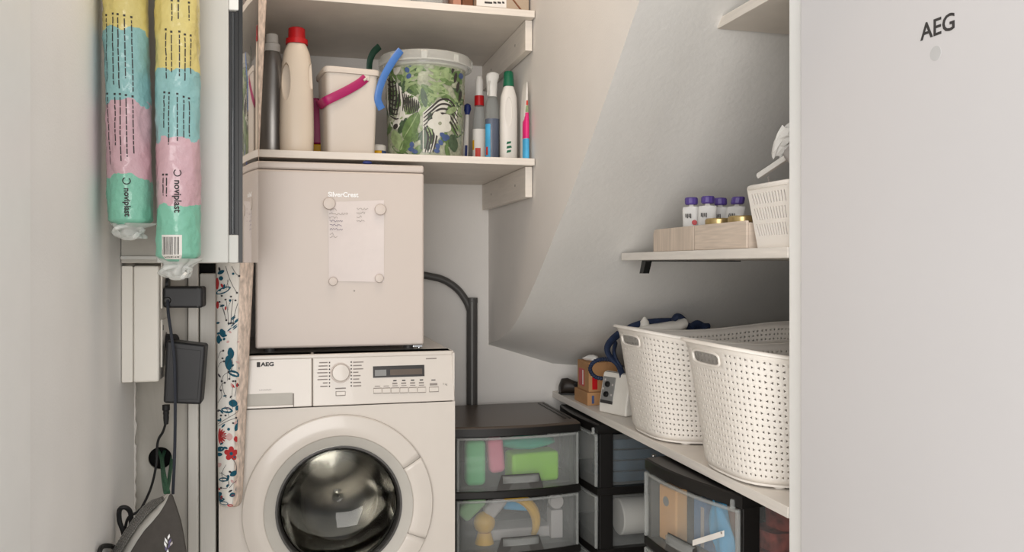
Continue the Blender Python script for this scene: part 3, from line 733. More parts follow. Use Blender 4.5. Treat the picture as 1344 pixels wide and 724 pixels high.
for k in range(9): blob(306 + rf.uniform(-7, 7), 428 - k * 2 + 4, 4, .8, 40, 'print_teal')
for pl in ([(296, 349), (300, 362), (305, 374), (311, 384)], [(304, 349), (309, 358), (314, 362)], [(291, 400), (294, 410), (297, 420)], [(297, 395), (299, 410), (300, 424)], [(306, 392), (304, 408), (303, 424)], [(312, 398), (308, 412), (306, 424)],
           [(286, 470), (289, 462), (293, 460)], [(286, 482), (289, 476), (294, 474)], [(288, 512), (291, 504), (295, 502)], [(297, 522), (293, 512), (291, 500)], [(308, 520), (310, 510), (309, 500)], [(286, 556), (296, 550), (308, 543), (314, 538)],
           [(287, 559), (297, 553), (310, 548)], [(303, 600), (309, 607), (311, 616)], [(288, 620), (296, 624), (300, 630), (298, 640), (290, 640)], [(301, 640), (306, 634), (312, 630)], [(290, 500), (294, 492), (300, 488)], [(286, 528), (291, 520), (290, 512)]):
    stem([(p.x, p.y) for p in spline([(a, b, 0) for a, b in pl], 4)])
    blob(pl[-1][0], pl[-1][1], 1.4, 1.4, 0, 'print_black', .0018, 'round')
for (x, y) in ((291, 388), (296, 393), (303, 389), (309, 394), (288, 396), (292, 470), (313, 505), (301, 497), (306, 500), (296, 545), (290, 545), (306, 555), (315, 570)):
    blob(x, y, 1.5, 1.2, 0, 'print_black', .0018, 'round')
for k in range(46):
    y = rf.uniform(352, 655); x = rf.uniform(286, 313)
    blob(x, y, rf.uniform(1.6, 3.6), rf.uniform(1, 1.8), rf.uniform(0, 180), rf.choice(['print_teal', 'print_teal', 'print_black', 'print_rose', 'print_red']), .001)
for k in range(16):
    y = rf.uniform(360, 640); x = rf.uniform(288, 308); d_ = rf.uniform(-6, 6)
    stem([(p.x, p.y) for p in spline([(x, y, 0), (x + d_ * .3, y - 7, 0), (x + d_, y - 14, 0)], 4)], .0004)
for m, b in PR.items(): b.build('floral_print', m, fr, smooth=False)['kind'] = 'stuff'

# ------------------------------------------------------------------ tall freezer at the right
t = thing('tall_freezer', 'tall plain white freezer with a dark three-letter badge', 'freezer', (1.2, 1.027, 0))
FX = .88
dd = bx(FX, FX + .058, .73, 1.3245, .03, 1.85).build('door', 'freezer_enamel', t, bevel=.005, seg=3)
bx(FX + .06, FX + .064, .74, 1.315, .03, 1.84).build('door_gasket', 'panel_grey', t)
bx(FX + .066, 1.5, .73, 1.3245, .02, 1.85).build('body', 'freezer_enamel', t, bevel=.004)
bx(FX + .03, 1.48, .75, 1.305, 0, .02).build('plinth', 'black_plastic', t)
p = P(1231, 36, X=FX); p.x = FX
text('AEG', .034, p, (0, -1, 0), (0, 0, 1), 'ink', dd, bold=.0004, sx=1.02)
p = P(1228, 70, X=FX)
MB().lathe([(.0105, -.0004), (.0105, .0001), (.0002, .0001)], p, 'X', 24).build('round_mark', 'grey_spot', dd)

# ------------------------------------------------------------------ dark drain pipe on the rear wall
yp = YB - .022
pl = [P(500, 352, Y=yp), P(545, 359.5, Y=yp), P(562, 362, Y=yp), P(582, 367, Y=yp), P(600, 379, Y=yp), P(612, 395, Y=yp), P(618.5, 412, Y=yp)]
t = thing('drain_pipe', 'dark grey curved pipe running up the rear wall beside the fridge', 'pipe', (P(619, 600, Y=yp).x, yp, .0))
MB().tube(spline(pl, 6), .0125, 12).build('bend', 'hose_grey', t)
a = P(619.5, 395, Y=yp)
MB().tube([(a.x, yp, .0), (a.x, yp, a.z)], .0195, 16).build('straight', 'hose_grey', t)
MB().tube([(a.x - .004, yp - .019, .0), (a.x - .004, yp - .019, a.z - .002)], .0035, 6).build('ridge', 'iron_grey', t)
MB().tube([(a.x, yp, a.z - .006), (a.x, yp, a.z + .012)], .0205, 16).build('coupling', 'hose_grey', t)

# ------------------------------------------------------------------ things on the white shelf
def bottle(name, label, cx, cy, z0, secs, m, n=2.3, group=None, caps=(), cat='bottle'):
    """secs: (height, rx, ry[, dx])"""
    t = thing(name, label, cat, (cx, cy, z0), group=group)
    b = MB().loft([superring(cx + (s[3] if len(s) > 3 else 0), cy, z0 + s[0], s[1], s[2], n, 32) for s in secs]).build('body', m, t, angle=50)
    for cn, cm, sc, cl in caps:
        MB().loft([superring(cx + (s[3] if len(s) > 3 else 0), cy, z0 + s[0], s[1], s[2], 2, 28) for s in sc]).build(cn, cm, t, angle=40, label=cl)
    return t, b
Z1 = S1T + .0006
c = P(357, 120, Y=2.50)
t, b = bottle('softener_bottle', 'dark silver bottle with a white cap beside the cream detergent bottle', c.x, 2.50, Z1,
    [(0, .036, .03), (.012, .041, .034), (.19, .041, .034), (.245, .038, .031), (.285, .030, .026), (.305, .023, .022), (.31, .021, .021)], 'silver_bottle',
    caps=[('cap', 'white_plastic', [(.3105, .023, .023), (.332, .023, .023), (.336, .018, .018), (.36, .017, .017), (.363, .012, .012)], 'white cap')])
Yd = 2.375; c = P(389.5, 150, Y=Yd)
t, b = bottle('detergent_bottle', 'tall cream detergent bottle with a red cap', c.x, Yd, Z1,
    [(0, .040, .034), (.008, .045, .038), (.06, .0465, .039), (.14, .0455, .038), (.20, .043, .036), (.25, .040, .034), (.28, .035, .031), (.297, .028, .027), (.304, .025, .025)], 'cream_plastic', 2.6,
    caps=[('cap', 'red_cap', [(.3045, .030, .030), (.318, .030, .030), (.32, .0235, .0235), (.347, .0225, .0225), (.350, .019, .019)], 'red screw cap')])
# hand hole through the left flank
cutm = MB().loft([[Vector((c.x - .0275 + dx * 1.0 + .0125 * cos(a), y, Z1 + .1955 + .052 * sin(a))) for a in (2 * pi * i / 24 for i in range(24))] for y, dx in ((Yd - .06, -.002), (Yd - .004, .0))])
cut(b, cutm.build('cutter', 'cream_plastic'))
cutm = MB().loft([[Vector((c.x + .0385 + .009 * cos(a), y, Z1 + .215 + .036 * sin(a))) for a in (2 * pi * i / 24 for i in range(24))] for y in (Yd - .06, Yd - .012)])
cut(b, cutm.build('cutter', 'cream_plastic'))
# magenta packet glimpsed between bottle and bin
c = P(415, 150, Y=2.52)
t = thing('magenta_packet', 'magenta packet with yellow foot squeezed behind the white bin', 'packet', (c.x, 2.52, Z1))
bx(c.x - .03, c.x + .03, 2.50, 2.54, Z1, Z1 + .05).build('foot_band', 'yellow', t, bevel=.004)
bx(c.x - .03, c.x + .03, 2.50, 2.54, Z1 + .0505, Z1 + .185).build('pouch', 'magenta', t, bevel=.006)
# white bin with magenta strap handle
t = thing('lidded_bin', 'white square bin with lid and a magenta strap handle', 'bin', (.1385, 2.40, Z1), radians(8))
def sq(cx, cy, z, hx, hy, r=.012): return superring(cx, cy, z, hx, hy, 9, 36)
MB().loft([sq(0, 0, 0, .064, .062), sq(0, 0, .005, .0665, .0645), sq(0, 0, .222, .0735, .0715)]).build('body', 'bin_white', t, world=False, angle=40)
MB().loft([sq(0, 0, .2225, .0785, .0765), sq(0, 0, .233, .0795, .0775), sq(0, 0, .2385, .077, .075), sq(0, 0, .2395, .070, .068)]).build('lid', 'bin_white', t, world=False, angle=40)
hd = []
for q in ((.036, -.0745, .214), (.016, -.0775, .196), (-.02, -.083, .172), (-.058, -.0855, .150), (-.076, -.078, .140), (-.081, -.05, .138), (-.080, 0, .142), (-.0785, .03, .15), (-.075, .055, .165)): hd.append(q)
MB().tube(spline(hd, 5), .012, 8, flat=.2, up=(0, 0, 1)).build('strap_handle', 'magenta', t, world=False, label='magenta strap handle')
MB().box(.026, .046, -.0765, -.0725, .206, .222).build('handle_lug', 'bin_white', t, world=False, bevel=.002)
MB().tube([(.036, -.0845, .212), (.028, -.0855, .204)], .0032, 8).build('handle_slot', 'bin_white', t, world=False)
# little jar between bin and bucket
c = P(497, 190, Y=2.47)
t = thing('small_jar', 'small jar with yellow and blue label between bin and bucket', 'jar', (c.x, 2.47, Z1))
MB().lathe([(.021, 0), (.022, .003), (.022, .012)], (c.x, 2.47, Z1)).build('base', 'white_plastic', t)
MB().lathe([(.0222, 0), (.0222, .018)], (c.x, 2.47, Z1 + .0122), a0=pi, a1=1.6 * pi, cap=False).build('label_band', 'yellow', t)
MB().lathe([(.0222, 0), (.0222, .018)], (c.x, 2.47, Z1 + .0122), a0=1.6 * pi, a1=3 * pi, cap=False).build('label_band', 'flower_blue', t)
MB().lathe([(.022, 0), (.022, .014), (.018, .018)], (c.x, 2.47, Z1 + .0305)).build('lid', 'white_plastic', t)
# patterned bucket
BC = Vector((P(558.5, 150, Y=2.47).x, 2.47, Z1)); BH = .275
def brad(h): return .1105 + .0085 * h / BH
t = thing('patterned_bucket', 'clear bucket printed with zebras and green leaves, with a white rim', 'bucket', BC)
body = MB().lathe([(.108, 0), (.111, .004)] + [(brad(h), h) for h in (.03, .08, .13, .18, .23, BH)], BC, n=64).build('body', 'print_cream', t)
MB().lathe([(brad(BH), 0), (.124, .002), (.1265, .006), (.1265, .016), (.131, .0175), (.138, .010), (.1395, .012), (.1395, .034), (.136, .040), (.124, .0415), (.1, .036), (.0005, .036)], BC + Vector((0, 0, BH - .008)), n=64).build('rim_lid', 'bucket_clear', t)
for a in (radians(-60), radians(-100), radians(-140), radians(-20)):
    pz = BC + Vector((.1398 * cos(a), .1398 * sin(a), BH + .004)); tn_ = Vector((-sin(a), cos(a), 0)) * .008; nn = Vector((cos(a), sin(a), 0)) * .0015
    MB().prism([pz - tn_, pz + tn_, pz + tn_ + Vector((0, 0, .02)), pz - tn_ + Vector((0, 0, .02))], nn).build('rim_tab', 'bucket_clear', t)
# flat print wrapped on the bucket: placed by pixel on the bucket wall
def bk(px, py, off=.0008):
    """pixel -> point on the bucket wall"""
    u = (px - 672) / FPX; d = Vector((u * CT + ST, CT - u * ST, (HZ - py) / FPX)); r = .1145
    for _ in range(3):
        a_ = d.x ** 2 + d.y ** 2; b_ = -2 * (d.x * BC.x + d.y * BC.y); c_ = BC.x ** 2 + BC.y ** 2 - r * r
        D = b_ * b_ - 4 * a_ * c_
        if D < 0: D = 0
        tt = (-b_ - sqrt(D)) / (2 * a_); z = CH + d.z * tt; r = brad(max(0, min(BH - .012, z - BC.z)))
    z = max(BC.z + .004, min(BC.z + BH - .012, z)); p = Vector((d.x * tt, d.y * tt, 0)); q = Vector((p.x - BC.x, p.y - BC.y, 0)).normalized() * (brad(z - BC.z) + off)
    return Vector((BC.x + q.x, BC.y + q.y, z))
BP = {}
def bpoly(pts, m, off):
    pts3 = [bk(x, y, off) for x, y in pts]; c_ = sum(((Vector((x, y, 0))) for x, y in pts), Vector()) / len(pts); cc = bk(c_.x, c_.y, off)
    n = len(pts3); BP.setdefault(m, MB()).add([cc] + pts3, [(0, 1 + i, 1 + (i + 1) % n) for i in range(n)])
def bleaf(x, y, L, W, ang, m, off):
    n = 12; ca, sa = cos(radians(ang)), sin(radians(ang)); pts = []
    for i in range(n):
        a = 2 * pi * i / n; lx, ly = L * cos(a), W * sin(a) * abs(sin(a)) ** .3; pts.append((x + lx * ca - ly * sa, y - (lx * sa + ly * ca)))
    bpoly(pts, m, off)
def bstroke(pl, w, m, off):
    pts = [(p.x, p.y) for p in spline([(a, b, 0) for a, b in pl], 5)]; L = []; R2 = []; k = len(pts)
    for i, (x, y) in enumerate(pts):
        x0, y0 = pts[max(0, i - 1)]; x1, y1 = pts[min(k - 1, i + 1)]; dl = math.hypot(x1 - x0, y1 - y0) or 1; ww = w * (.35 + .65 * sin(pi * (i + .5) / k))
        nx, ny = -(y1 - y0) / dl * ww, (x1 - x0) / dl * ww; L.append(bk(x + nx, y + ny, off)); R2.append(bk(x - nx, y - ny, off))
    BP.setdefault(m, MB()).loft([L, R2], False, False, False)
rb = random.Random(17)
for k in range(95):                                             # undergrowth
    x, y = rb.uniform(509, 606), rb.uniform(78, 200)
    bleaf(x, y, rb.uniform(7, 15), rb.uniform(2.5, 5), rb.uniform(20, 160), rb.choice(['leaf_green', 'leaf_green', 'leaf_light', 'leaf_dark']), .0007 + .00001 * k)
for k in range(14): bleaf(rb.uniform(512, 605), rb.uniform(78, 198), rb.uniform(3, 6), rb.uniform(2, 4), rb.uniform(0, 180), 'print_cream', .0018)
# zebra at the left: head low, striped neck and back
bpoly([(508, 100), (516, 100), (524, 112), (536, 122), (548, 128), (553, 142), (545, 152), (532, 155), (522, 170), (514, 166), (509, 140)], 'zebra_white', .0021)
for i in range(9): bstroke([(528 + i * 2.7, 120 + i * 1.6), (530 + i * 2.4, 132 + i), (529 + i * 2.2, 146 + i * .6)], 1.0, 'zebra_dark', .0024)
for i in range(9): bstroke([(509 + i * .5, 104 + i * 6), (514 + i * .7, 108 + i * 6), (520 + i * .5, 106 + i * 6.2)], 1.0, 'zebra_dark', .0024)
for i in range(4): bstroke([(512 + i * 4, 102 + i * 3), (513 + i * 4, 122 + i * 3), (512 + i * 3, 150)], 1.0, 'zebra_dark', .0025)
bleaf(520, 166, 4, 3, 60, 'zebra_dark', .0026)
# zebra at the right: curved rump and neck
bpoly([(555, 148), (566, 138), (578, 129), (590, 130), (600, 142), (598, 160), (584, 172), (574, 184), (566, 200), (555, 200)], 'zebra_white', .0021)
for i in range(5): bstroke([(556, 150 + i * 5), (566, 141 + i * 5), (578, 131 + i * 6), (590, 132 + i * 7), (600, 146 + i * 8)], 1.3, 'zebra_dark', .0024)
for i in range(4): bstroke([(557 + i * 5, 166 + i * 2), (562 + i * 3.6, 180), (558 + i * 3.4, 200)], 1.2, 'zebra_dark', .0024)
# white blossom
for k in range(5):
    a = 72 * k + 40; bleaf(577 + 8 * cos(radians(a)), 162 - 8 * sin(radians(a)), 8.5, 7, a, 'zebra_white', .0028)
bleaf(577, 162, 2.5, 2.5, 0, 'print_cream', .003)
bleaf(522, 90, 9, 4.5, 75, 'zebra_white', .0028)
for (x, y) in ((580, 177), (583, 182), (578, 187), (586, 180), (574, 192), (540, 196), (545, 199), (541, 190), (535, 78), (538, 84), (535, 92), (537, 100), (604, 100), (573, 198)): bleaf(x, y, 4, 3, rb.uniform(0, 180), 'flower_blue', .0029)
bleaf(540, 165, 20, 9, 62, 'leaf_green', .0027); bstroke([(530, 182), (540, 165), (549, 148)], .7, 'leaf_light', .003)
bleaf(522, 184, 14, 7, 110, 'leaf_light', .0027); bleaf(533, 190, 13, 6, 60, 'leaf_green', .0028)
bleaf(594, 188, 12, 6, 100, 'leaf_dark', .0027); bleaf(592, 145, 8, 4, 30, 'leaf_light', .0029)
for i in range(5): bstroke([(548, 80 + i * 7), (540 - i, 84 + i * 7), (532, 92 + i * 7)], 2.2, 'leaf_light', .0023)
for i in range(6): bstroke([(562, 82 + i * 8), (572, 86 + i * 8), (584, 84 + i * 8)], 2.0, 'leaf_light', .0023)
for i in range(4): bleaf(594 + 3 * i, 90 + 12 * i, 7, 2, 80, 'zebra_dark', .0026)
for m, b in BP.items():
    o = b.build('printed_pattern', m, body, smooth=False); o['kind'] = 'stuff'
MB().lathe([(.1235, 0), (.1235, .001)], BC + Vector((0, 0, .001)), n=48, cap=False).build('base_ring', 'bucket_clear', t) if False else None
hp = [P(526, 66, Y=2.345), P(517, 78, Y=2.338), P(505, 98, Y=2.335), P(498, 117, Y=2.337), P(496, 131, Y=2.343), P(501, 143, Y=2.352)]
MB().tube(spline(hp, 6), .0105, 8, flat=.3, up=(0, 0, 1)).build('handle', 'blue_handle', t, label='blue carrying handle')
hp = [P(498, 61, Y=2.47), P(490, 69, Y=2.46), P(485.5, 80, Y=2.455), P(484.5, 91, Y=2.455)]
MB().tube(spline(hp, 6), .010, 8, flat=.3, up=(0, 0, 1)).build('handle_end', 'dark_green', t, label='dark green end of the handle')
# dish brush
c = P(612, 160, Y=2.56)
t = thing('dish_brush', 'slim blue and white brush standing behind the bucket', 'brush', (c.x, 2.56, Z1))
zt_ = P(612, 138, Y=2.56).z
MB().loft([superring(c.x - .004, 2.56, Z1, .008, .006, 2, 14), superring(c.x - .002, 2.56, Z1 + .06, .009, .006, 2, 14), superring(c.x + .003, 2.56, zt_ - .03, .006, .005, 2, 14)]).build('handle', 'label_white', t)
MB().loft([superring(c.x - .004, 2.5535, Z1 + .004, .004, .001, 2, 10), superring(c.x - .0015, 2.5525, Z1 + .07, .004, .001, 2, 10)]).build('stripe', 'brush_blue', t)
MB().loft([superring(c.x + .003, 2.56, zt_ - .0295, .007, .007, 2, 14), superring(c.x + .004, 2.56, zt_ - .012, .012, .01, 2, 14), superring(c.x + .004, 2.56, zt_, .010, .009, 2, 14), superring(c.x + .004, 2.56, zt_ + .005, .004, .004, 2, 14)]).build('head', 'brush_blue', t)
# spray bottle with red collar
c = P(629, 160, Y=2.55); zt_ = P(629, 101, Y=2.55).z - Z1
t, b = bottle('spray_bottle', 'clear bottle with red collar and printed label beside the blue spray bottle', c.x, 2.55, Z1,
    [(0, .018, .017), (.004, .021, .019), (zt_ * .45, .021, .019), (zt_ * .62, .016, .015), (zt_ * .68, .013, .013)], 'spray_clear', 2.2,
    caps=[('collar', 'red_cap', [(zt_ * .682, .0155, .0155), (zt_ * .79, .015, .015)], 'red collar'), ('cap', 'white_plastic', [(zt_ * .792, .0125, .0125), (zt_ * .96, .0125, .0125), (zt_, .0085, .0085)], 'white cap')])
MB().loft([superring(c.x, 2.55, Z1 + h_, .0215, .0195, 2.2, 32) for h_ in (.012, zt_ * .42)], False, False).build('label_band', 'label_white', b)
MB().loft([superring(c.x, 2.55, Z1 + h_, .0218, .0198, 2.2, 32)[20:25] for h_ in (.02, .06)], False, False, False).build('label_print', 'orange_red', b)
MB().loft([superring(c.x, 2.55, Z1 + h_, .0218, .0198, 2.2, 32)[16:20] for h_ in (.055, .085)], False, False, False).build('label_print', 'yellow', b)
# blue trigger spray
Yc = 2.48; c = P(646, 160, Y=Yc); zt_ = P(646, 96, Y=Yc).z - Z1
t, b = bottle('trigger_spray', 'trigger spray bottle half full of dark blue cleaner', c.x, Yc, Z1,
    [(0, .019, .018), (.004, .0225, .021), (zt_ * .50, .0225, .021), (zt_ * .64, .020, .018), (zt_ * .74, .0135, .0135)], 'spray_clear', 2.4)
MB().loft([superring(c.x, Yc, Z1 + h_, rx, ry, 2.4, 32) for h_, rx, ry in ((.003, .0195, .0175), (.006, .0215, .02), (zt_ * .50, .0215, .02))]).build('cleaner_liquid', 'liquid_blue', b)
MB().loft([superring(c.x, Yc, Z1 + h_, .0229, .0214, 2.4, 32)[17:23] for h_ in (.012, zt_ * .44)], False, False, False).build('label_print', 'sky_blue', b)
MB().loft([superring(c.x, Yc, Z1 + h_, .0231, .0216, 2.4, 32)[18:21] for h_ in (.03, .055)], False, False, False).build('label_print', 'orange_red', b)
MB().loft([superring(c.x + dx, Yc, Z1 + zt_ * h_, rx, .014, 2.4, 20) for h_, rx, dx in ((.742, .0145, 0), (.80, .0145, 0), (.815, .0165, -.001), (.90, .0175, -.001), (.96, .021, .001), (.99, .019, .002), (1.0, .012, .001))]).build('spray_head', 'white_plastic', t, angle=50)
MB().tube(spline([(c.x - .012, Yc - .016, Z1 + zt_ * .9), (c.x - .017, Yc - .02, Z1 + zt_ * .84), (c.x - .019, Yc - .021, Z1 + zt_ * .74)]), .004, 8, flat=.6).build('trigger', 'white_plastic', t)
# white bottle with green cap
Yc = 2.43; c = P(667.5, 160, Y=Yc); zt_ = P(667, 94, Y=Yc).z - Z1
t, b = bottle('toilet_cleaner_bottle', 'white bottle with a dark green cap and green print', c.x, Yc, Z1,
    [(0, .023, .019), (.005, .026, .021), (zt_ * .55, .0265, .021), (zt_ * .72, .0245, .019), (zt_ * .80, .018, .016), (zt_ * .835, .0145, .0145)], 'white_plastic', 2.6,
    caps=[('cap', 'green_cap', [(zt_ * .838, .0168, .0168), (zt_ * .985, .0145, .0145), (zt_, .011, .011)], 'green cap')])
cutm = MB().loft([[Vector((c.x - .004 + .011 * cos(a), y, Z1 + zt_ * .55 + .045 * sin(a))) for a in (2 * pi * i / 24 for i in range(24))] for y in (Yc - .06, Yc - .0165)])
cut(b, cutm.build('cutter', 'white_plastic'))
for k in range(3):
    z = Z1 + .03 + .013 * k
    MB().prism([(c.x - .012, Yc - .0212, z), (c.x + .002 + .003 * (k % 2), Yc - .0212, z + .004), (c.x + .002, Yc - .0212, z + .010), (c.x - .01, Yc - .0212, z + .008)], (0, -.0005, 0)).build('label_print', 'green_cap', b)
# pink packet standing against the batten wall
Yc = 2.335; c = P(688.5, 160, Y=Yc); zt_ = P(689, 110, Y=Yc).z - Z1
t = thing('refill_packet', 'thin upright packet in pink, green and blue beside the green-capped bottle', 'packet', (c.x, Yc, Z1))
pk = MB().loft([superring(c.x + dx, Yc, Z1 + h_,   .008 * k + .0012, .027, 2.5, 24) for h_, k, dx in ((0, .9, 0), (.01, 1, 0), (zt_ * .6, .95, 0), (zt_ * .9, .4, .001), (zt_, .05, .001))]).build('pouch', 'white_plastic', t, angle=60)
for z0, z1, m in ((.002, .06, 'sky_blue'), (.061, .135, 'pink_print'), (.136, .155, 'leaf_light'), (.156, .170, 'orange_red')):
    MB().loft([superring(c.x + .0006, Yc - .0012, Z1 + q, .0088 * max(.25, 1 - max(0, q - .115) * 11) + .0012, .0275, 2.5, 24)[13:23] for q in (z0, (z0 + z1) / 2, z1)], False, False, False).build('packet_print', m, pk)

# ------------------------------------------------------------------ boxes on the upper shelf
Z2 = S2T + .0006
p0, p1 = P(634, 8, Y=2.33), P(702, 8, Y=2.33)
t = thing('carton', 'beige cardboard carton with a white label on the upper shelf', 'box', ((p0.x + p1.x) / 2, 2.45, Z2))
x0, x1 = P(625, 5, Y=2.33).x, XS - .006
bx(x0, x1, 2.33, 2.6, Z2, Z2 + .2).build('carton_body', 'cardboard_grey', t, bevel=.002)
MB().prism([(x1 - .075, 2.3295, Z2 + .07), (x1 - .07, 2.3295, Z2 + .07), (x1 - .012, 2.3295, Z2 + .003), (x1 - .018, 2.3295, Z2 + .003)], (0, -.001, 0)).build('flap_fold', 'brown', t, smooth=False)
lb = MB().prism([P(625.5, 7.5, Y=2.3295), P(664.5, 10.5, Y=2.3295), P(664.5, -12, Y=2.3295), P(625.5, -15, Y=2.3295)], (0, -.0006, 0)).build('label_sheet', 'label_white', t)
for a, b in ((636, 646), (647.5, 651.5), (653, 657.5), (659, 662)):
    MB().prism([P(a, 1.8, Y=2.3286), P(b, 2.6, Y=2.3286), P(b, 5, Y=2.3286), P(a, 4.4, Y=2.3286)], (0, -.0003, 0)).build('label_print', 'ink', lb, smooth=False)
x0, x1 = P(607, 5, Y=2.36).x, P(621.5, 5, Y=2.36).x
t = thing('brown_box', 'dark brown woven box beside the beige carton', 'box', ((x0 + x1) / 2, 2.45, Z2))
bx(x0, x1, 2.36, 2.55, Z2, Z2 + .12).build('box_body', 'brown', t, bevel=.004); bx(x0 - .002, x1 + .0015, 2.358, 2.552, Z2 + .1205, Z2 + .14).build('lid', 'cardboard', t, bevel=.002)
x1 = x0 - .002; x0 = P(595, 5, Y=2.36).x
t = thing('clay_box', 'terracotta coloured box next to the dark brown box', 'box', ((x0 + x1) / 2, 2.45, Z2))
bx(x0, x1, 2.365, 2.55, Z2, Z2 + .1).build('box_body', 'terracotta', t, bevel=.003); bx(x0 - .001, x1 + .0008, 2.363, 2.552, Z2 + .1005, Z2 + .115).build('lid', 'terracotta', t, bevel=.002)
x1 = P(592, 5, Y=2.4).x; x0 = P(545, 5, Y=2.4).x
t = thing('clear_tub', 'low translucent plastic tub on the upper shelf', 'tub', ((x0 + x1) / 2, 2.48, Z2))
cx_ = (x0 + x1) / 2
MB().loft([superring(cx_, 2.47, Z2 + h_, (x1 - x0) / 2 * k, .07 * k, 5, 32) for h_, k in ((0, .88), (.006, .92), (.09, 1.0))], True, False).build('tub_body', 'drawer_rim', t)
MB().loft([superring(cx_, 2.47, Z2 + h_, (x1 - x0) / 2 * k, .07 * k, 5, 32) for h_, k in ((.0902, 1.03), (.10, 1.04), (.103, .98))]).build('lid', 'drawer_rim', t)

# ------------------------------------------------------------------ plastic drawer towers
def bowed(w, z0, z1, y0, bow, n=14, x0=None, x1=None):
    """front sheet, bowed outwards (towards local -y)"""
    x0 = -w / 2 if x0 is None else x0; x1 = w / 2 if x1 is None else x1
    xs_ = [x0 + (x1 - x0) * i / n for i in range(n + 1)]
    return [[Vector((x, y0 - bow * (1 - (2 * x / w) ** 2), z)) for x in xs_] for z in (z0, z1)]
def tower(label, loc, rz, w, d, bow, H=.595, group='black plastic drawer towers', lid='tower_lid', lift=None):
    t = thing('drawer_tower', label, 'drawer unit', loc, rz, group)
    def lp(mb, name, m, parent=t, **k): return mb.build(name, m, parent, world=False, **k)
    # lid with a bowed front lip
    def outline(off, z, n=14):
        xs_ = [-w / 2 - off + (w + 2 * off) * i / n for i in range(n + 1)]
        return [Vector((x, -bow * (1 - (2 * x / (w + 2 * off)) ** 2) - off, z)) for x in xs_] + [Vector((w / 2 + off, d + off, z)), Vector((-w / 2 - off, d + off, z))]
    L = lp(MB().loft([outline(.003, H - .03), outline(.005, H - .026), outline(.005, H - .004), outline(.001, H)]), 'lid', 'tower_black' if lid == 'tower_black' else lid, angle=30)
    if lid != 'tower_black':
        lp(MB().loft([outline(.0062, H - .0295), outline(.0062, H - .007)], False, False), 'lid_lip', 'tower_black', L)
        for k in range(2): lp(MB().box(w / 2 - .012 - .016 * k, w / 2 - .006 - .016 * k, .05, d - .02, H, H + .0015), 'lid_ridge', 'tower_black', L, smooth=False)
    for sx in (-1, 1):
        for y0, y1 in ((.002, .046), (d - .046, d)):
            lp(MB().box(min(sx * w / 2, sx * (w / 2 - .014)), max(sx * w / 2, sx * (w / 2 - .014)), y0, y1, 0, H - .0305), 'post', 'tower_black', bevel=.002)
    lp(MB().box(-w / 2 + .014, w / 2 - .014, d - .006, d, .03, H - .031), 'back_panel', 'tower_black')
    pitch = (H - .03) / 3; out = []
    for k in range(3):
        z0 = k * pitch; z1 = z0 + pitch
        fr_ = MB().loft([outline(.004, z0), outline(.0065, z0 + .004), outline(.0065, z0 + .02), outline(.004, z0 + .0235)])
        lp(fr_, 'level_frame', 'tower_black', angle=30)
        dr = lp(MB().loft(bowed(w - .004, z0 + .025, z1 - .002, -.003, bow), False, False, False), 'drawer', 'drawer_plastic', solid=.0025, off=1)
        b = MB(); x = w / 2 - .017; b.box(-x, x, .03, d - .02, z0 + .024, z0 + .0255)
        for sx in (-1, 1): b.add([(sx * x, -.001, z0 + .0245), (sx * x, d - .012, z0 + .0245), (sx * x, d - .012, z1 - .008), (sx * x, -.001, z1 - .008)], [(0, 1, 2, 3)])
        lp(b, 'drawer_tub', 'drawer_plastic', dr, smooth=False)
        for sx in (-1, 1):
            xe = sx * (w / 2 - .006)
            lp(MB().box(xe - .004, xe + .004, -.0115 - bow * .06, -.004, z0 + .026, z1 - .003), 'drawer_rib', 'drawer_rim', dr, bevel=.002)
        top = bowed(w - .004, z1 - .010, z1 - .003, -.0062, bow)
        lp(MB().loft(top, False, False, False), 'drawer_rim', 'drawer_rim', dr, solid=.003, off=1)
        # cut-out pull: dark slot with a pale lip
        hw = w * .19; yb_ = lambda x_: -.0065 - bow * (1 - (2 * x_ / (w - .004)) ** 2)
        sl = [Vector((x_, yb_(x_) - .0008, z_)) for x_, z_ in ((-hw, z0 + .026), (hw, z0 + .026), (hw * .8, z0 + .072), (-hw * .8, z0 + .072))]
        hnd = lp(MB().prism(sl, (0, -.0006, 0)), 'pull_slot', 'hose_grey', dr, smooth=False)
        rings = [[Vector((x_, yb_(x_) - dy_, z0 + zz_)) for x_ in (-hw * .76, -hw * .4, 0, hw * .4, hw * .76)] for dy_, zz_ in ((.0015, .047), (.010, .048), (.010, .067), (.0015, .070))]
        lp(MB().loft(rings, False, False, False), 'pull_lip', 'drawer_rim', dr, solid=.0015)
        out.append((z0 + .0188, z1))
    return t, out
T1 = Vector((.654, 2.455, 0))
tower('black drawer tower with green, pink and lime items, beside the washing machine', T1, 0, .388, .372, .022)
tower('black drawer tower in the dark corner with dark blue cloth on top', (.893, 2.575, 0), radians(-90), .37, .36, .012, lid='tower_black')
T3, R3 = Vector((.884, 1.760, 0)), radians(-81)
tower('black drawer tower with a wooden block and sky blue cloth inside', T3, R3, .366, .36, .02, lid='tower_black')
# knobs: small white pegs standing at the near corners of the towers' drawers
def inside(base, rz, x, y, z):
    return Vector((base.x + x * cos(rz) - y * sin(rz), base.y + x * sin(rz) + y * cos(rz), z))

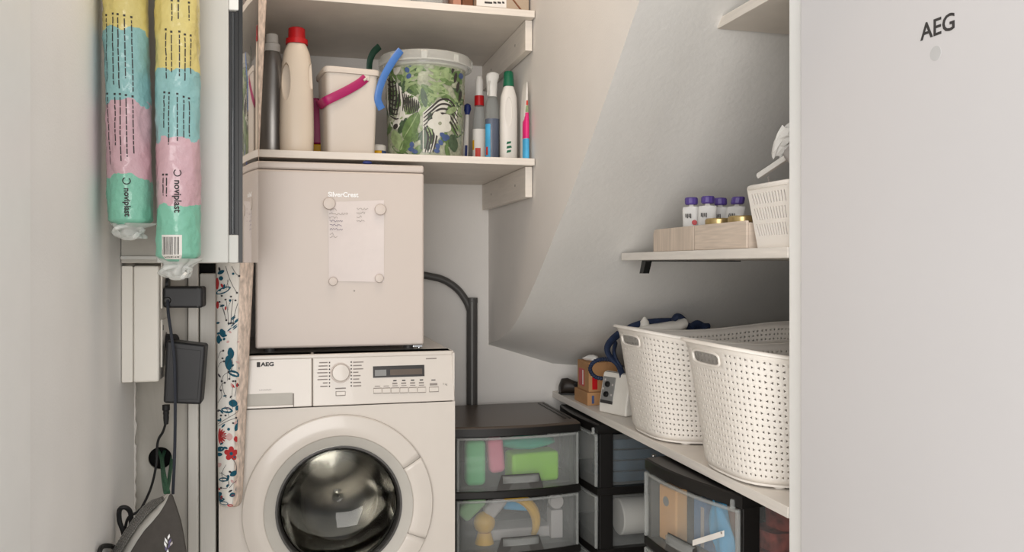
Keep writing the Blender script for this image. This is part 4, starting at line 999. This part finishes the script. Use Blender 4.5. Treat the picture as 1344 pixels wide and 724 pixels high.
def rbox(name, label, cat, c, sx, sy, sz, m, rot=(0, 0, 0), bevel=.01, part='block', extra=None, group=None):
    o = thing(name, label, cat, c, 0, group); o.rotation_euler = rot
    MB().box(-sx / 2, sx / 2, -sy / 2, sy / 2, 0, sz).build(part, m, o, bevel=bevel, seg=4, world=False)
    if extra: extra(o)
    return o
D1, D2 = 2 * (.565 / 3) + .026, (.565 / 3) + .026                    # drawer floors of tower 1
yin = T1.y + .03
def tx(px, py=600, Y=None): return P(px, py, Y=Y or yin).x
g1 = 'cleaning things in the upper drawer'
g2 = 'things in the second drawer'
rbox('green_sponge', 'mint green block upright in the upper drawer, next to the pink one', 'sponge', (tx(626), yin + .03, D1), .062, .05, .14, 'sponge_green', bevel=.016, group=g1)
rbox('pink_sponge', 'pink block leaning beside the mint green one in the upper drawer', 'sponge', (tx(655), yin + .03, D1 + .035), .05, .05, .11, 'sponge_pink', (0, radians(-5), 0), .016, group=g1)
rbox('lime_box', 'lime green box lying in the upper drawer', 'box', (tx(703), yin + .045, D1), .158, .08, .093, 'lime', (0, 0, radians(6)), .012, group=g1)
o = thing('teal_cloth', 'teal bundled cloth lying on the lime green box', 'cloth', (tx(698), yin + .05, D1 + .094), group=g1)
rings = []
for k in range(9):
    q = k / 8; e_ = sin(pi * (q * .84 + .08)) ** .6
    rings.append([Vector((tx(698) - .085 + .17 * q, yin + .05 + .034 * e_ * cos(a) * (1 + .15 * sin(3 * a + 5 * q)), D1 + .0945 + .0245 + .0215 * e_ * sin(a) * (1 + .10 * sin(4 * a + 7 * q)))) for a in (2 * pi * i / 18 for i in range(18))])
MB().loft(rings).build('folded_bundle', 'teal_cloth', o, angle=80)
rbox('pale_green_block', 'pale green block tilted at the left of the second drawer', 'sponge', (tx(630), yin + .05, D2 + .10), .09, .05, .05, 'pale_green', (0, radians(-42), 0), .014, group=g2)
rbox('pale_grey_block', 'pale grey block tilted beside the pale green block', 'sponge', (tx(661), yin + .05, D2 + .10), .075, .05, .045, 'pale_grey', (0, radians(-48), 0), .014, group=g2)
rbox('blue_packet', 'light blue packet lying in the second drawer', 'packet', (tx(685), yin + .09, D2 + .085), .085, .04, .035, 'sky_blue', (0, radians(8), 0), .008, group=g2)
o = thing('yellow_ball', 'yellow ball at the bottom of the second drawer', 'ball', (tx(640), yin + .045, D2), group=g2)
MB().lathe([(.0005, 0)] + [(.034 * sin(pi * k / 14), .034 - .034 * cos(pi * k / 14)) for k in range(1, 14)] + [(.0005, .068)], (tx(640), yin + .045, D2 + .03), n=28).build('ball_shell', 'yellow', o)
MB().lathe([(.03, 0), (.022, .03), (.02, .034)], (tx(640), yin + .045, D2)).build('ball_foot', 'yellow', o)
o = thing('yellow_ring', 'yellow curved band standing in the second drawer', 'ring', (tx(700), yin + .035, D2), group=g2)
pts = [Vector((tx(672) + .088 * sin(a) + .0, yin + .035, D2 + .055 + .085 * cos(a))) for a in (radians(-12 + 130 * k / 16) for k in range(17))]
MB().tube(pts, [.008 + .009 * sin(pi * k / 16) for k in range(17)], 10, flat=1).build('band', 'yellow', o)
rbox('white_tray', 'flat white tray on the floor of the second drawer', 'tray', (tx(690), yin + .10, D2), .20, .10, .035, 'pale_grey', (0, 0, 0), .008, group=g2)
o = thing('white_reel', 'small white reel at the right of the second drawer', 'reel', (tx(735), yin + .05, D2 + .075), group=g2)
MB().lathe([(.012, 0), (.022, .003), (.022, .008), (.014, .009), (.014, .022), (.022, .023), (.022, .028)], (tx(735), yin + .06, D2 + .115), 'Y', 24).build('reel_body', 'pale_grey', o)
bx(tx(735) - .02, tx(735) + .02, yin + .03, yin + .08, D2, D2 + .09).build('reel_stand', 'pale_grey', o, bevel=.004)
# tower 2: dark cloth above, white roll below
T2 = Vector((.893, 2.575, 0)); R2 = radians(-90)
c = inside(T2, R2, .06, .16, D1)
o = thing('dark_blue_cloth', 'dark blue folded cloth in the corner drawer tower', 'cloth', c)
for k in range(4): MB().loft([superring(c.x, c.y, c.z + .033 * k + h_, .12 - .006 * k, .09 - .004 * k, 5, 28) for h_ in (.0005, .016, .032)]).build('cloth_fold', 'dark_blue', o, bevel=.004)
c = inside(T2, R2, .085, .17, D2 + .063)
o = thing('paper_roll', 'white roll lying in the second drawer of the corner tower', 'roll', c)
MB().lathe([(.02, -.07), (.055, -.07), (.058, -.066), (.058, .066), (.055, .07), (.02, .07)], c, 'X', 36).build('roll_body', 'fabric_white', o)
MB().lathe([(.0605, .03), (.0605, .05)], c, 'X', 36, cap=False).build('roll_band', 'label_white', o)
MB().lathe([(.0608, .056), (.0608, .062)], c, 'X', 36, cap=False).build('roll_band', 'yellow', o)
# tower 3: wooden block, blue packets, cloth, dark red fabric
g3 = 'things in the near drawer tower'
def in3(x, y, z): return inside(T3, R3, x, y, z)
o = rbox('wooden_block', 'pale wooden block with a round grey knot in the near drawer tower', 'block', in3(-.115, .03, D1), .075, .035, .135, 'skin_wood', (0, 0, R3), .006, group=g3)
MB().lathe([(.012, .0), (.012, .001)], (-.005, -.0175, .098), 'Y', 18).build('knot', 'iron_grey', o, world=False)
o = rbox('blue_folder', 'dusty blue package behind the sky blue cloth', 'package', in3(-.0, .075, D1), .15, .03, .115, 'dusty_blue', (0, 0, R3), .005, group=g3)
MB().lathe([(.012, 0), (.012, .002)], (.02, -.0165, .03), 'Y', 18).build('round_seal', 'cardboard', o, world=False)
MB().box(-.042, -.03, -.017, -.0155, .005, .1).build('strap', 'pale_grey', o, world=False)
c = in3(.075, .03, D1 + .009)
o = thing('sky_cloth', 'crumpled sky blue cloth at the front of the near drawer tower', 'cloth', c, R3, g3)
rings = []
for k in range(9):
    q = k / 8; r = .016 + .022 * sin(pi * min(1, q * 1.1)) ; rings.append([Vector((r * (1 + .25 * sin(3 * a + 5 * q)) * cos(a) - .02 * q + .01, .012 * (1 + .3 * sin(4 * a)) * sin(a), .002 + .135 * q + .006 * sin(2 * a))) for a in (2 * pi * i / 20 for i in range(20))])
MB().loft(rings).build('crumpled_cloth', 'sky_blue', o, world=False, angle=80)
c = in3(.115, .2, D1)
o = thing('red_fabric', 'dark red patterned fabric heaped at the side of the near drawer tower', 'fabric', c, R3)
for k in range(3): MB().loft([superring(.0, .02 * (k - 1), .042 * k + h_, .045, .10 - .01 * k, 4, 28) for h_ in (.001, .012, .03, .0415)]).build('fabric_fold', 'dark_red', o, world=False)
o = rbox('terracotta_pack', 'reddish packet leaning behind the sky blue cloth', 'packet', in3(.095, .06, D1), .06, .02, .13, 'terracotta', (0, 0, R3), .005, group=g3)
p = in3(.145, -.028, 0)
# pegs and strip label
t = thing('label_strip', 'white strip leaning across the front of the near drawer', 'strip', in3(.095, -.041, D1 + .085), R3)
a, b = Vector((-.04, .008, -.03)), Vector((.065, .012, .022))
MB().prism([a + Vector((0, 0, -.006)), b + Vector((0, 0, -.006)), b + Vector((0, 0, .007)), a + Vector((0, 0, .007))], (0, -.003, 0)).build('strip_body', 'label_white', t, world=False, bevel=.0008)
MB().lathe([(.0025, 0), (.0025, .001)], b + Vector((-.006, -.003, 0)), 'Y', 10).build('strip_hole', 'ink_soft', t, world=False)
for base, rz, w_, lab in ((T2, R2, .37, 'small grey peg on the corner tower beside the mint items tower'), (T3, R3, .366, 'small grey peg on the near drawer tower under the long shelf')):
    p = inside(base, rz, w_ / 2 - .018, -.012, .5635)
    t = thing('corner_peg', lab, 'peg', p)
    MB().lathe([(.0055, 0), (.0055, .014), (.0045, .018), (.001, .019)], p, n=14).build('peg_pin', 'drawer_rim', t)
    MB().lathe([(.0065, 0), (.0065, .003)], p, n=14).build('peg_base', 'drawer_rim', t)

# ------------------------------------------------------------------ perforated laundry baskets
def basket(label, cx, cy, z0, hx, hy, H, rz=0):
    """hx, hy: half sizes at the rim; ends with hand holes face local +-x"""
    t = thing('laundry_basket', label, 'basket', (cx, cy, z0), rz, 'perforated laundry baskets on the long shelf')
    # arc-length table of the rim outline
    K = 720; raw = []
    for i in range(K + 1):
        a = 2 * pi * i / K - pi; e = 2 / 3.2; c_, s_ = cos(a), sin(a)
        raw.append((hx * math.copysign(abs(c_) ** e, c_), hy * math.copysign(abs(s_) ** e, s_)))
    acc = [0]
    for p, q in zip(raw, raw[1:]): acc.append(acc[-1] + math.hypot(q[0] - p[0], q[1] - p[1]))
    Lt = acc[-1]; NC = 2 * round(Lt / .0128 / 2)
    import bisect
    def pl(s):
        s = (s % NC) / NC * Lt; i = min(K - 1, max(0, bisect.bisect_right(acc, s) - 1)); f = (s - acc[i]) / (acc[i + 1] - acc[i] or 1)
        return raw[i][0] + (raw[i + 1][0] - raw[i][0]) * f, raw[i][1] + (raw[i + 1][1] - raw[i][1]) * f
    NR = 21
    def top(x, y): return H - .030 * (1 - min(1, abs(x) / hx) ** 2) ** 1.0
    def S(s, v):                                       # v in cell rows 0..NR
        x, y = pl(s); q = v / NR; k = .84 + .145 * q ** 1.15 + (.018 * ((q - .9) / .1) ** 2 if q > .9 else 0)
        if q < .06: k -= .03 * (1 - q / .06) ** 2
        return Vector((x * k, y * k, .006 + (top(x, y) - .006) * q))
    HW = 12; RA = 17                          # hand-hole plate in cells
    plates = [(0, )]; mb = MB()
    def in_plate(i, j):
        for c0 in (0, NC // 2):
            if ((i - (c0 - HW // 2)) % NC) < HW and RA <= j < RA + 3: return True
        return False
    for i in range(NC):
        for j in range(NR):
            A, B_, C_, D_ = S(i, j), S(i + 1, j), S(i + 1, j + 1), S(i, j + 1)
            if j in (0, NR - 1): mb.add([A, B_, C_, D_], [(0, 1, 2, 3)]); continue
            if in_plate(i, j): continue
            q = [(.30, .26), (.30, .74), (.74, .5)] if (i + j) % 2 else [(.70, .26), (.70, .74), (.26, .5)]
            T = [S(i + a, j + b) for a, b in q]
            if (i + j) % 2: mb.add([A, B_, C_, D_] + T, [(0, 4, 5, 3), (0, 1, 6, 4), (3, 5, 6, 2), (1, 2, 6)])
            else: mb.add([A, B_, C_, D_] + T, [(1, 2, 5, 4), (0, 1, 4, 6), (3, 6, 5, 2), (0, 6, 3)])
    for c0 in (0, NC // 2):
        x0, x1 = c0 - HW / 2, c0 + HW / 2
        out = [(x0 + k, RA) for k in range(HW)] + [(x1, RA + k) for k in range(3)] + [(x1 - k, RA + 3) for k in range(HW)] + [(x0, RA + 3 - k) for k in range(3)]
        inn = []
        for (a, b) in out:
            dx, dy = (a - c0) / (HW / 2), (b - (RA + 1.5)) / 1.5; m_ = max(abs(dx), abs(dy)); r_ = (abs(dx) ** 4 + abs(dy) ** 4) ** .25
            inn.append((c0 + dx / r_ * HW / 2 * .78, (RA + 1.5) + dy / r_ * 1.5 * .68))
        n_ = len(out); mb.add([S(*p) for p in out] + [S(*p) for p in inn], [(k, (k + 1) % n_, n_ + (k + 1) % n_, n_ + k) for k in range(n_)])
    bd_ = mb.build('woven_wall', 'basket_white', t, world=False, solid=.003, off=-1, angle=25)
    for c0 in (0, NC // 2):
        pts = []
        for k in range(28):
            a = 2 * pi * k / 28; dx, dy = cos(a), sin(a); r_ = (abs(dx) ** 4 + abs(dy) ** 4) ** .25
            pts.append(S(c0 + dx / r_ * HW / 2 * .79, (RA + 1.5) + dy / r_ * 1.5 * .72))
        MB().tube(pts, .0030, 8, True).build('hand_hole_rim', 'basket_white', t, world=False)
    rim = []
    for i in range(96):
        s = i * NC / 96; p = S(s, NR); x, y = pl(s); o_ = Vector((x / hx ** 2, y / hy ** 2, 0)).normalized(); rim.append((p, o_))
    MB().loft([[p + o_ * a + Vector((0, 0, b)) for a, b in ((-.003, -.002), (-.002, .003), (.004, .004), (.009, .001), (.0095, -.003), (.006, -.004), (.002, -.001))] for p, o_ in rim + rim[:1]], False, False).build('rim', 'basket_white', t, world=False, angle=60)
    mb = MB(); ring = [S(i * NC / 64, .2) for i in range(64)]; ring2 = [Vector((p.x, p.y, .004)) for p in ring]
    mb.loft([ring2, ring]); mb.build('base', 'basket_white', t, world=False)
    for sx in (-1, 1):
        for sy in (-1, 1): MB().lathe([(.012, 0), (.012, .0045)], (sx * hx * .6, sy * hy * .62, 0), n=14).build('foot', 'basket_white', t, world=False)
    return t
B2 = (1.128, 1.632, SH + .0005); B1 = (1.128, 2.065, SH + .0005)
basket('perforated white laundry basket next to the door frame post', *B2, .285, .195, .290)
basket('perforated white laundry basket beside the steam iron', *B1, .278, .195, .290)

# ------------------------------------------------------------------ things behind the baskets on the long shelf
ZL = SH + .0006
c = Vector((.945, 2.78, ZL))
t = thing('dark_shoe', 'dark brown and black shoe in the far corner of the long shelf', 'shoe', c)
path = [(-.046, .02, .016, .016), (-.036, .022, .026, .026), (-.018, .018, .027, .028), (.004, .01, .022, .026), (.03, .0, .018, .03), (.06, -.01, .015, .03), (.075, -.012, .008, .02)]
MB().loft([[Vector((c.x + x, c.y + y + ry * cos(a), c.z + .003 + rz_ + rz_ * sin(a))) for a in (2 * pi * i / 20 for i in range(20))] for x, y, rz_, ry in path]).build('upper', 'dark_shoe', t, angle=60)
MB().loft([[Vector((c.x + x, c.y + y + ry * .95 * k, c.z + zz_)) for k, zz_ in ((-1, .0), (1, .0), (1, .006), (-1, .006))] for x, y, rz_, ry in path]).build('sole', 'black_rubber', t)
MB().tube(spline([(c.x - .005, c.y - .02, c.z + .035), (c.x + .02, c.y - .035, c.z + .052), (c.x + .055, c.y - .03, c.z + .045), (c.x + .07, c.y - .02, c.z + .02)]), .006, 8).build('strap', 'black_rubber', t)
t = thing('small_carton', 'small brown cardboard box with a red label on the long shelf', 'box', (.97, 2.61, ZL))
bx(.912, 1.03, 2.548, 2.678, ZL, ZL + .042).build('tray_base', 'cardboard', t, bevel=.001)
b_ = bx(.920, 1.02, 2.558, 2.668, ZL + .0425, ZL + .138).build('carton_body', 'cardboard', t, bevel=.001)
bx(.9190, .9198, 2.600, 2.652, ZL + .055, ZL + .112).build('label_sheet', 'red_cap', b_)
bx(.9184, .9189, 2.608, 2.616, ZL + .06, ZL + .108).build('label_print', 'label_white', b_)
bx(.932, .95, 2.5572, 2.5578, ZL + .05, ZL + .09).build('label_sheet', 'red_cap', b_)
bx(.927, .935, 2.5472, 2.5478, ZL + .006, ZL + .032).build('label_sheet', 'flower_blue', t)
t = thing('tissue_scrap', 'crumpled white paper on top of the small brown cardboard box', 'paper', (.955, 2.63, ZL + .139))
rn = random.Random(8)
MB().loft([[Vector((.955 + .028 * k * cos(a) * rn.uniform(.8, 1.2), 2.63 + .022 * k * sin(a) * rn.uniform(.8, 1.2), ZL + .139 + h_)) for a in (2 * pi * i / 12 for i in range(12))] for h_, k in ((0, .9), (.006, 1), (.012, .7), (.016, .3))]).build('crumple', 'tissue', t, smooth=False)

# steam station: base with knobs, hose, iron lying on top
t = thing('steam_station', 'white steam iron station with two black knobs and blue hose', 'iron', (.93, 2.38, ZL), radians(-69.4))
def lb(mb, name, m, parent=t, **k): return mb.build(name, m, parent, world=False, **k)
hw = .062
side = [(0, 0), (.27, 0), (.27, .10), (.06, .115), (.032, .128), (.02, .122), (.002, .03)]
base = lb(MB().prism([(-hw, y, z) for y, z in side], (2 * hw, 0, 0)), 'base_unit', 'iron_white', bevel=.008, seg=3)
n0, n1 = Vector((0, .0022, .034)), Vector((0, .0175, .112)); up_ = (n1 - n0).normalized(); nr = Vector((1, 0, 0)).cross(up_)
def face(x0, x1, s0, s1, h): return MB().prism([n0 + Vector((x, 0, 0)) + up_ * s + nr * .0003 for x, s in ((x0, s0), (x1, s0), (x1, s1), (x0, s1))], nr * h)
pnl = lb(face(-.052, .002, 0, .078, .003), 'control_panel', 'iron_grey', bevel=.002)
lb(face(-.052, .002, -.004, .006, .0034), 'panel_foot', 'ink', pnl, bevel=.001)
for s in (.024, .055):
    cc = n0 + Vector((-.027, 0, 0)) + up_ * s + nr * .003
    rings = [[cc + Vector((r * cos(a), 0, 0)) + up_ * (r * sin(a)) + nr * h_ for a in (2 * pi * i / 20 for i in range(20))] for r, h_ in ((.009, 0), (.0085, .006), (.007, .008), (.0005, .008))]
    lb(MB().loft(rings), 'knob', 'black_plastic', pnl)
for sx, s in ((-.046, .04), (-.006, .024), (-.006, .055), (-.042, .068)):
    lb(face(sx - .003, sx + .003, s - .003, s + .003, .0036), 'indicator', 'pale_grey', pnl)
def wl_(p):                                            # world point -> local of the station
    d_ = Vector(p) - Vector((.93, 2.38, ZL)); a = radians(69.4); return Vector((d_.x * cos(a) - d_.y * sin(a), d_.x * sin(a) + d_.y * cos(a), d_.z))
hose = [wl_(P(x, y, Y=yy)) for x, y, yy in ((794, 497, 2.47), (781, 494, 2.47), (774.5, 484, 2.47), (780, 474.5, 2.47), (793, 471, 2.46), (806, 474, 2.43), (816, 482, 2.40))]
sp = spline(hose, 8)
lb(MB().tube(sp, [.0072 if k % 2 else .0055 for k in range(len(sp))], 10), 'ribbed_hose', 'iron_grey', label='ribbed grey-blue hose').data.materials[0] = MATS['navy']
lb(MB().tube(spline([wl_(P(x, y, Y=yy)) for x, y, yy in ((812, 438, 2.43), (803, 446, 2.42), (797, 456, 2.41), (800, 467, 2.40), (811, 478, 2.39), (817, 493, 2.375), (819, 518, 2.365))], 6), .012, 10, flat=.6), 'blue_hose', 'navy')
lb(MB().tube(spline([wl_(P(x, y, Y=yy)) for x, y, yy in ((808, 450, 2.44), (806, 460, 2.41), (808, 470, 2.39), (815, 482, 2.385))], 6), .0105, 10, flat=.6), 'blue_hose', 'navy')
lb(MB().tube(spline([wl_(P(x, y, Y=yy)) for x, y, yy in ((818, 436, 2.43), (828, 429, 2.42), (845, 423.5, 2.42), (864, 421.5, 2.42), (884, 421, 2.42), (892, 419, 2.42), (897, 426, 2.42), (908, 428, 2.43), (930, 428, 2.44))], 6), .0105, 10), 'blue_hose', 'navy')
lb(MB().tube(spline([wl_(P(x, y, Y=yy)) for x, y, yy in ((884, 421, 2.40), (889, 415, 2.40), (896, 419, 2.40), (904, 430, 2.41), (915, 424, 2.42), (926, 430, 2.42))], 6), .0105, 10), 'blue_hose', 'navy')
# iron: boat-shaped body resting behind the basket rim
q0, q1 = wl_(P(838, 433, Y=2.40)), wl_(P(897, 427, Y=2.40)); dv = q1 - q0; vy = Vector((0, 0, 1)); wd = Vector((-dv.y, dv.x, 0)).normalized()
ir = [[q0 + dv * u_ + wd * (wv * cos(a)) + vy * (hv * sin(a) + zo) for a in (2 * pi * i / 18 for i in range(18))] for u_, wv, hv, zo in ((0, .004, .006, .002), (.15, .022, .014, 0), (.45, .038, .017, -.002), (.8, .043, .018, 0), (.96, .042, .019, .006), (1, .034, .014, .01))]
irn = lb(MB().loft(ir), 'iron_body', 'iron_white', angle=50)
a0 = wl_(P(846, 425, Y=2.41))
lb(MB().loft([[a0 + Vector((r * cos(a), r * sin(a), h_)) for a in (2 * pi * i / 12 for i in range(12))] for r, h_ in ((.016, -.012), (.014, .008), (.003, .022))]), 'iron_tip', 'iron_white', irn)
lb(MB().tube([wl_((1.06, 2.40, ZL + .1)), wl_((1.06, 2.40, .872))], .02, 12), 'iron_rest', 'iron_white', irn)

# ------------------------------------------------------------------ food trays, pouches, jars and slotted basket
ZM = MSH + .0006
def tray(label, y0, y1, m, x0=.906, x1=1.07, h=.058, rnd=False):
    t = thing('wooden_tray', label, 'tray', ((x0 + x1) / 2, (y0 + y1) / 2, ZM), group='wooden trays on the side shelf')
    fw = MB()
    if rnd: fw.prism([(x0, y0, ZM), (x0, y1, ZM), (x0, y1, ZM + h - .012), (x0, y1 - .004, ZM + h - .004), (x0, y1 - .012, ZM + h), (x0, y0, ZM + h)], (.006, 0, 0))
    else: fw.box(x0, x0 + .006, y0, y1, ZM, ZM + h)
    fw.build('front_board', m, t, bevel=.001)
    bx(x1 - .006, x1, y0, y1, ZM, ZM + h).build('back_board', m, t)
    for a in (y0, y1 - .006): bx(x0 + .0062, x1 - .0062, a, a + .006, ZM, ZM + h - .004).build('end_board', m, t)
    bx(x0 + .0062, x1 - .0062, y0 + .0062, y1 - .0062, ZM, ZM + .004).build('floor_board', m, t)
    return t
tray('wooden tray with vertical grain and rounded top corner, under the white pouches', 1.792, 2.02, 'tray_wood_v', rnd=True)
tray('wooden tray with horizontal grain holding the gold-lidded jars', 1.553, 1.786, 'tray_wood_h')
def pouch(px, tilt, label, Yc, Xc, zcap):
    z0 = ZM + .0046; t = thing('food_pouch', label, 'pouch', (Xc, Yc, z0), group='purple-capped food pouches')
    hz = zcap - .023 - z0; ax = Vector((-.55, -.83, 0)).normalized(); sd = Vector((.83, -.55, 0))
    def pt(s, d_, z): return Vector((Xc, Yc, z0)) + sd * (s + tilt * z) + ax * d_ + Vector((0, 0, z))
    b = MB().loft([[pt(w_ * math.copysign(abs(cos(a)) ** .5, cos(a)), th * sin(a), z) for a in (2 * pi * i / 24 for i in range(24))] for z, w_, th in ((0, .021, .012), (hz * .15, .022, .013), (hz * .6, .0225, .010), (hz * .93, .0225, .004), (hz * .99, .021, .003), (hz, .007, .004), (hz + .003, .006, .005), (hz + .0043, .006, .006))]).build('pouch_body', 'pouch', t, angle=60)
    cz = hz + .0045
    MB().loft([[pt(r * (1 + .05 * (i % 2)) * cos(a), r * (1 + .05 * (i % 2)) * sin(a), cz + h_) for i, a in enumerate(2 * pi * i / 24 for i in range(24))] for h_, r in ((0, .0135), (.003, .0155), (.015, .0155), (.018, .0135), (.0185, .004))]).build('cap', 'purple', t, angle=30, label='purple screw cap')
    MB().loft([[pt(.008 + .0065 * cos(a), .0125 + .0005 * k, hz * .62 + .0065 * sin(a)) for a in (2 * pi * i / 14 for i in range(14))] for k in (0, 1)]).build('fruit_print', 'red_cap', b)
    for k in range(4):
        MB().loft([[pt(-.014 + .004 * k + q, .0125, hz * .78 + z_) for q in (0, .0022)] for z_ in (-.004 - .002 * (k % 2), .005)], False, False, False).build('letter_print', 'ink', b, solid=.0004)
pouch(0, -.02, 'upright white pouch with purple cap nearest the rounded corner of the wooden tray', 1.888, .952, 1.249)
pouch(0, .04, 'upright white pouch with purple cap standing between two other pouches', 1.848, .968, 1.249)
pouch(0, -.03, 'upright white pouch with purple cap right beside the tilted pouch', 1.882, 1.03, 1.249)
pouch(0, .20, 'tilted white food pouch with purple cap in the vertical-grained tray', 1.834, 1.020, 1.247)
for yy, xx, lb_ in ((1.742, .945, 'purple jar with gold lid in front of the tilted pouch'), (1.64, .947, 'purple jar with gold lid beside the slotted basket')):
    z0 = ZM + .0046
    t = thing('food_jar', lb_, 'jar', (xx, yy, z0), group='gold-lidded jars in the tray')
    MB().lathe([(.026, 0), (.029, .004), (.029, .046), (.026, .052)], (xx, yy, z0)).build('jar_body', 'jar_purple', t)
    MB().lathe([(.028, .0525), (.031, .054), (.031, .065), (.028, .068), (.001, .0682)], (xx, yy, z0), n=36).build('lid', 'gold', t, label='gold lid')
# slotted basket
bx0, by0, by1 = .905, 1.405, 1.522
t = thing('slotted_basket', 'white plastic basket with slanted slots on the side shelf', 'basket', (1.02, 1.46, ZM))
Hb = .124; fl = .028
def wallpt(s, v, face):
    k = fl * v
    x0, x1, y0, y1 = bx0 + .010 - k * .3, 1.14 + k * .3, by0 + .0 - k * .3, by1 + k
    z = ZM + Hb * v
    if face == 0: return Vector((x0, y1 + (y0 - y1) * s, z))
    if face == 1: return Vector((x0 + (x1 - x0) * s, y0, z))
    if face == 2: return Vector((x1, y0 + (y1 - y0) * s, z))
    return Vector((x1 + (x0 - x1) * s, y1, z))
for fc, nc in ((0, 14), (1, 22), (2, 14), (3, 22)):
    mb = MB(); rowsv = [0, .19, .40, .45, .66, .71, .90, .95, 1.0]
    for j in range(8):
        for i in range(nc):
            A, B_, C_, D_ = (wallpt((i + a) / nc, rowsv[j + b], fc) for a, b in ((0, 0), (1, 0), (1, 1), (0, 1)))
            if j in (1, 3, 5) and 0 < i < nc - 1:
                sl = .22 if fc in (0, 2) else -.22
                v0, v1 = rowsv[j], rowsv[j + 1]
                T = [wallpt((i + a) / nc, v0 + (v1 - v0) * b, fc) for a, b in ((.30 + sl, .04), (.74 + sl, .04), (.70 - sl, .96), (.26 - sl, .96))]
                mb.add([A, B_, C_, D_] + T, [(0, 1, 5, 4), (1, 2, 6, 5), (2, 3, 7, 6), (3, 0, 4, 7)])
            else: mb.add([A, B_, C_, D_], [(0, 1, 2, 3)])
    mb.build('slotted_wall', 'basket_white', t, smooth=False, solid=.002, off=0)
bx(bx0 + .011, 1.14, by0 + .001, by1, ZM, ZM + .003).build('floor', 'basket_white', t)
cr = [wallpt(0, 1, 0), wallpt(1, 1, 0), wallpt(1, 1, 1), wallpt(1, 1, 2)]
ring = []
for k, p in enumerate(cr):
    pv, nx = cr[k - 1], cr[(k + 1) % 4]; ring += [p + (pv - p).normalized() * .012, p + ((pv - p).normalized() + (nx - p).normalized()) * .0035, p + (nx - p).normalized() * .012]
MB().tube(ring, .0055, 8, True).build('rim', 'basket_white', t)
g4 = 'things in the slotted basket'
def lump(name, label, cat, c, rx, ry, rz_, m, seed, part):
    rn = random.Random(seed); ph = [rn.uniform(0, 6) for _ in range(6)]; t = thing(name, label, cat, c, group=g4); rings = []
    for k in range(11):
        q = k / 10; r = sin(pi * (.06 + .88 * q)) ** .6
        rings.append([Vector((c[0] + rx * r * cos(a) * (1 + .18 * sin(3 * a + ph[0] + 3 * q) + .1 * sin(5 * a + ph[1] - 6 * q)), c[1] + ry * r * sin(a) * (1 + .16 * sin(2 * a + ph[2] + 5 * q)), c[2] + 2 * rz_ * q + .1 * rz_ * sin(3 * a + ph[3]) * r)) for a in (2 * pi * i / 24 for i in range(24))])
    MB().loft(rings).build(part, m, t, angle=70); return t
zf = ZM + .004
lump('peach_cloth', 'peach pink cloth filling the slotted basket', 'cloth', (1.02, 1.462, zf + .012), .070, .038, .060, 'peach_cloth', 3, 'bundle')
lump('grey_bundle', 'grey cloth bundle on the peach cloth in the slotted basket', 'cloth', (.985, 1.455, zf + .142), .042, .032, .032, 'grey_cloth', 5, 'bundle')
t = lump('plastic_wrapper', 'crumpled white wrapper on top of the slotted basket', 'wrapper', (.978, 1.455, zf + .216), .034, .03, .018, 'tissue', 6, 'crumple')
p = P(1018, 205, X=.95); q = P(1036, 168, X=.95)
MB().loft([[p.lerp(q, k) + Vector((.016 * s_ * cos(a), .018 * s_ * sin(a), .006 * sin(3 * a + 5 * k))) for a in (2 * pi * i / 12 for i in range(12))] for k, s_ in ((0, .5), (.25, .8), (.5, 1.1), (.75, 1.2), (1, 1.0))]).build('wrapper_flap', 'tissue', t, smooth=False)
p = P(1000, 235, X=.935)
t = thing('white_clips', 'white plastic clip bars lying across the slotted basket rim', 'clip', p, group=g4)
for dy, dz in ((0, 0), (.010, .004)):
    a, b = P(995, 231, X=.94) + Vector((0, 0, dz + .0)), P(1034, 205, X=.955) + Vector((0, 0, dz))
    MB().tube([a + Vector((dy, 0, 0)), b + Vector((dy, 0, 0))], .0065, 6, flat=.7).build('clip_bar', 'white_plastic', t)
MB().tube([P(1008, 232, X=.945), P(1010, 240, X=.945)], .0022, 6).build('clip_pin', 'ink_soft', t)
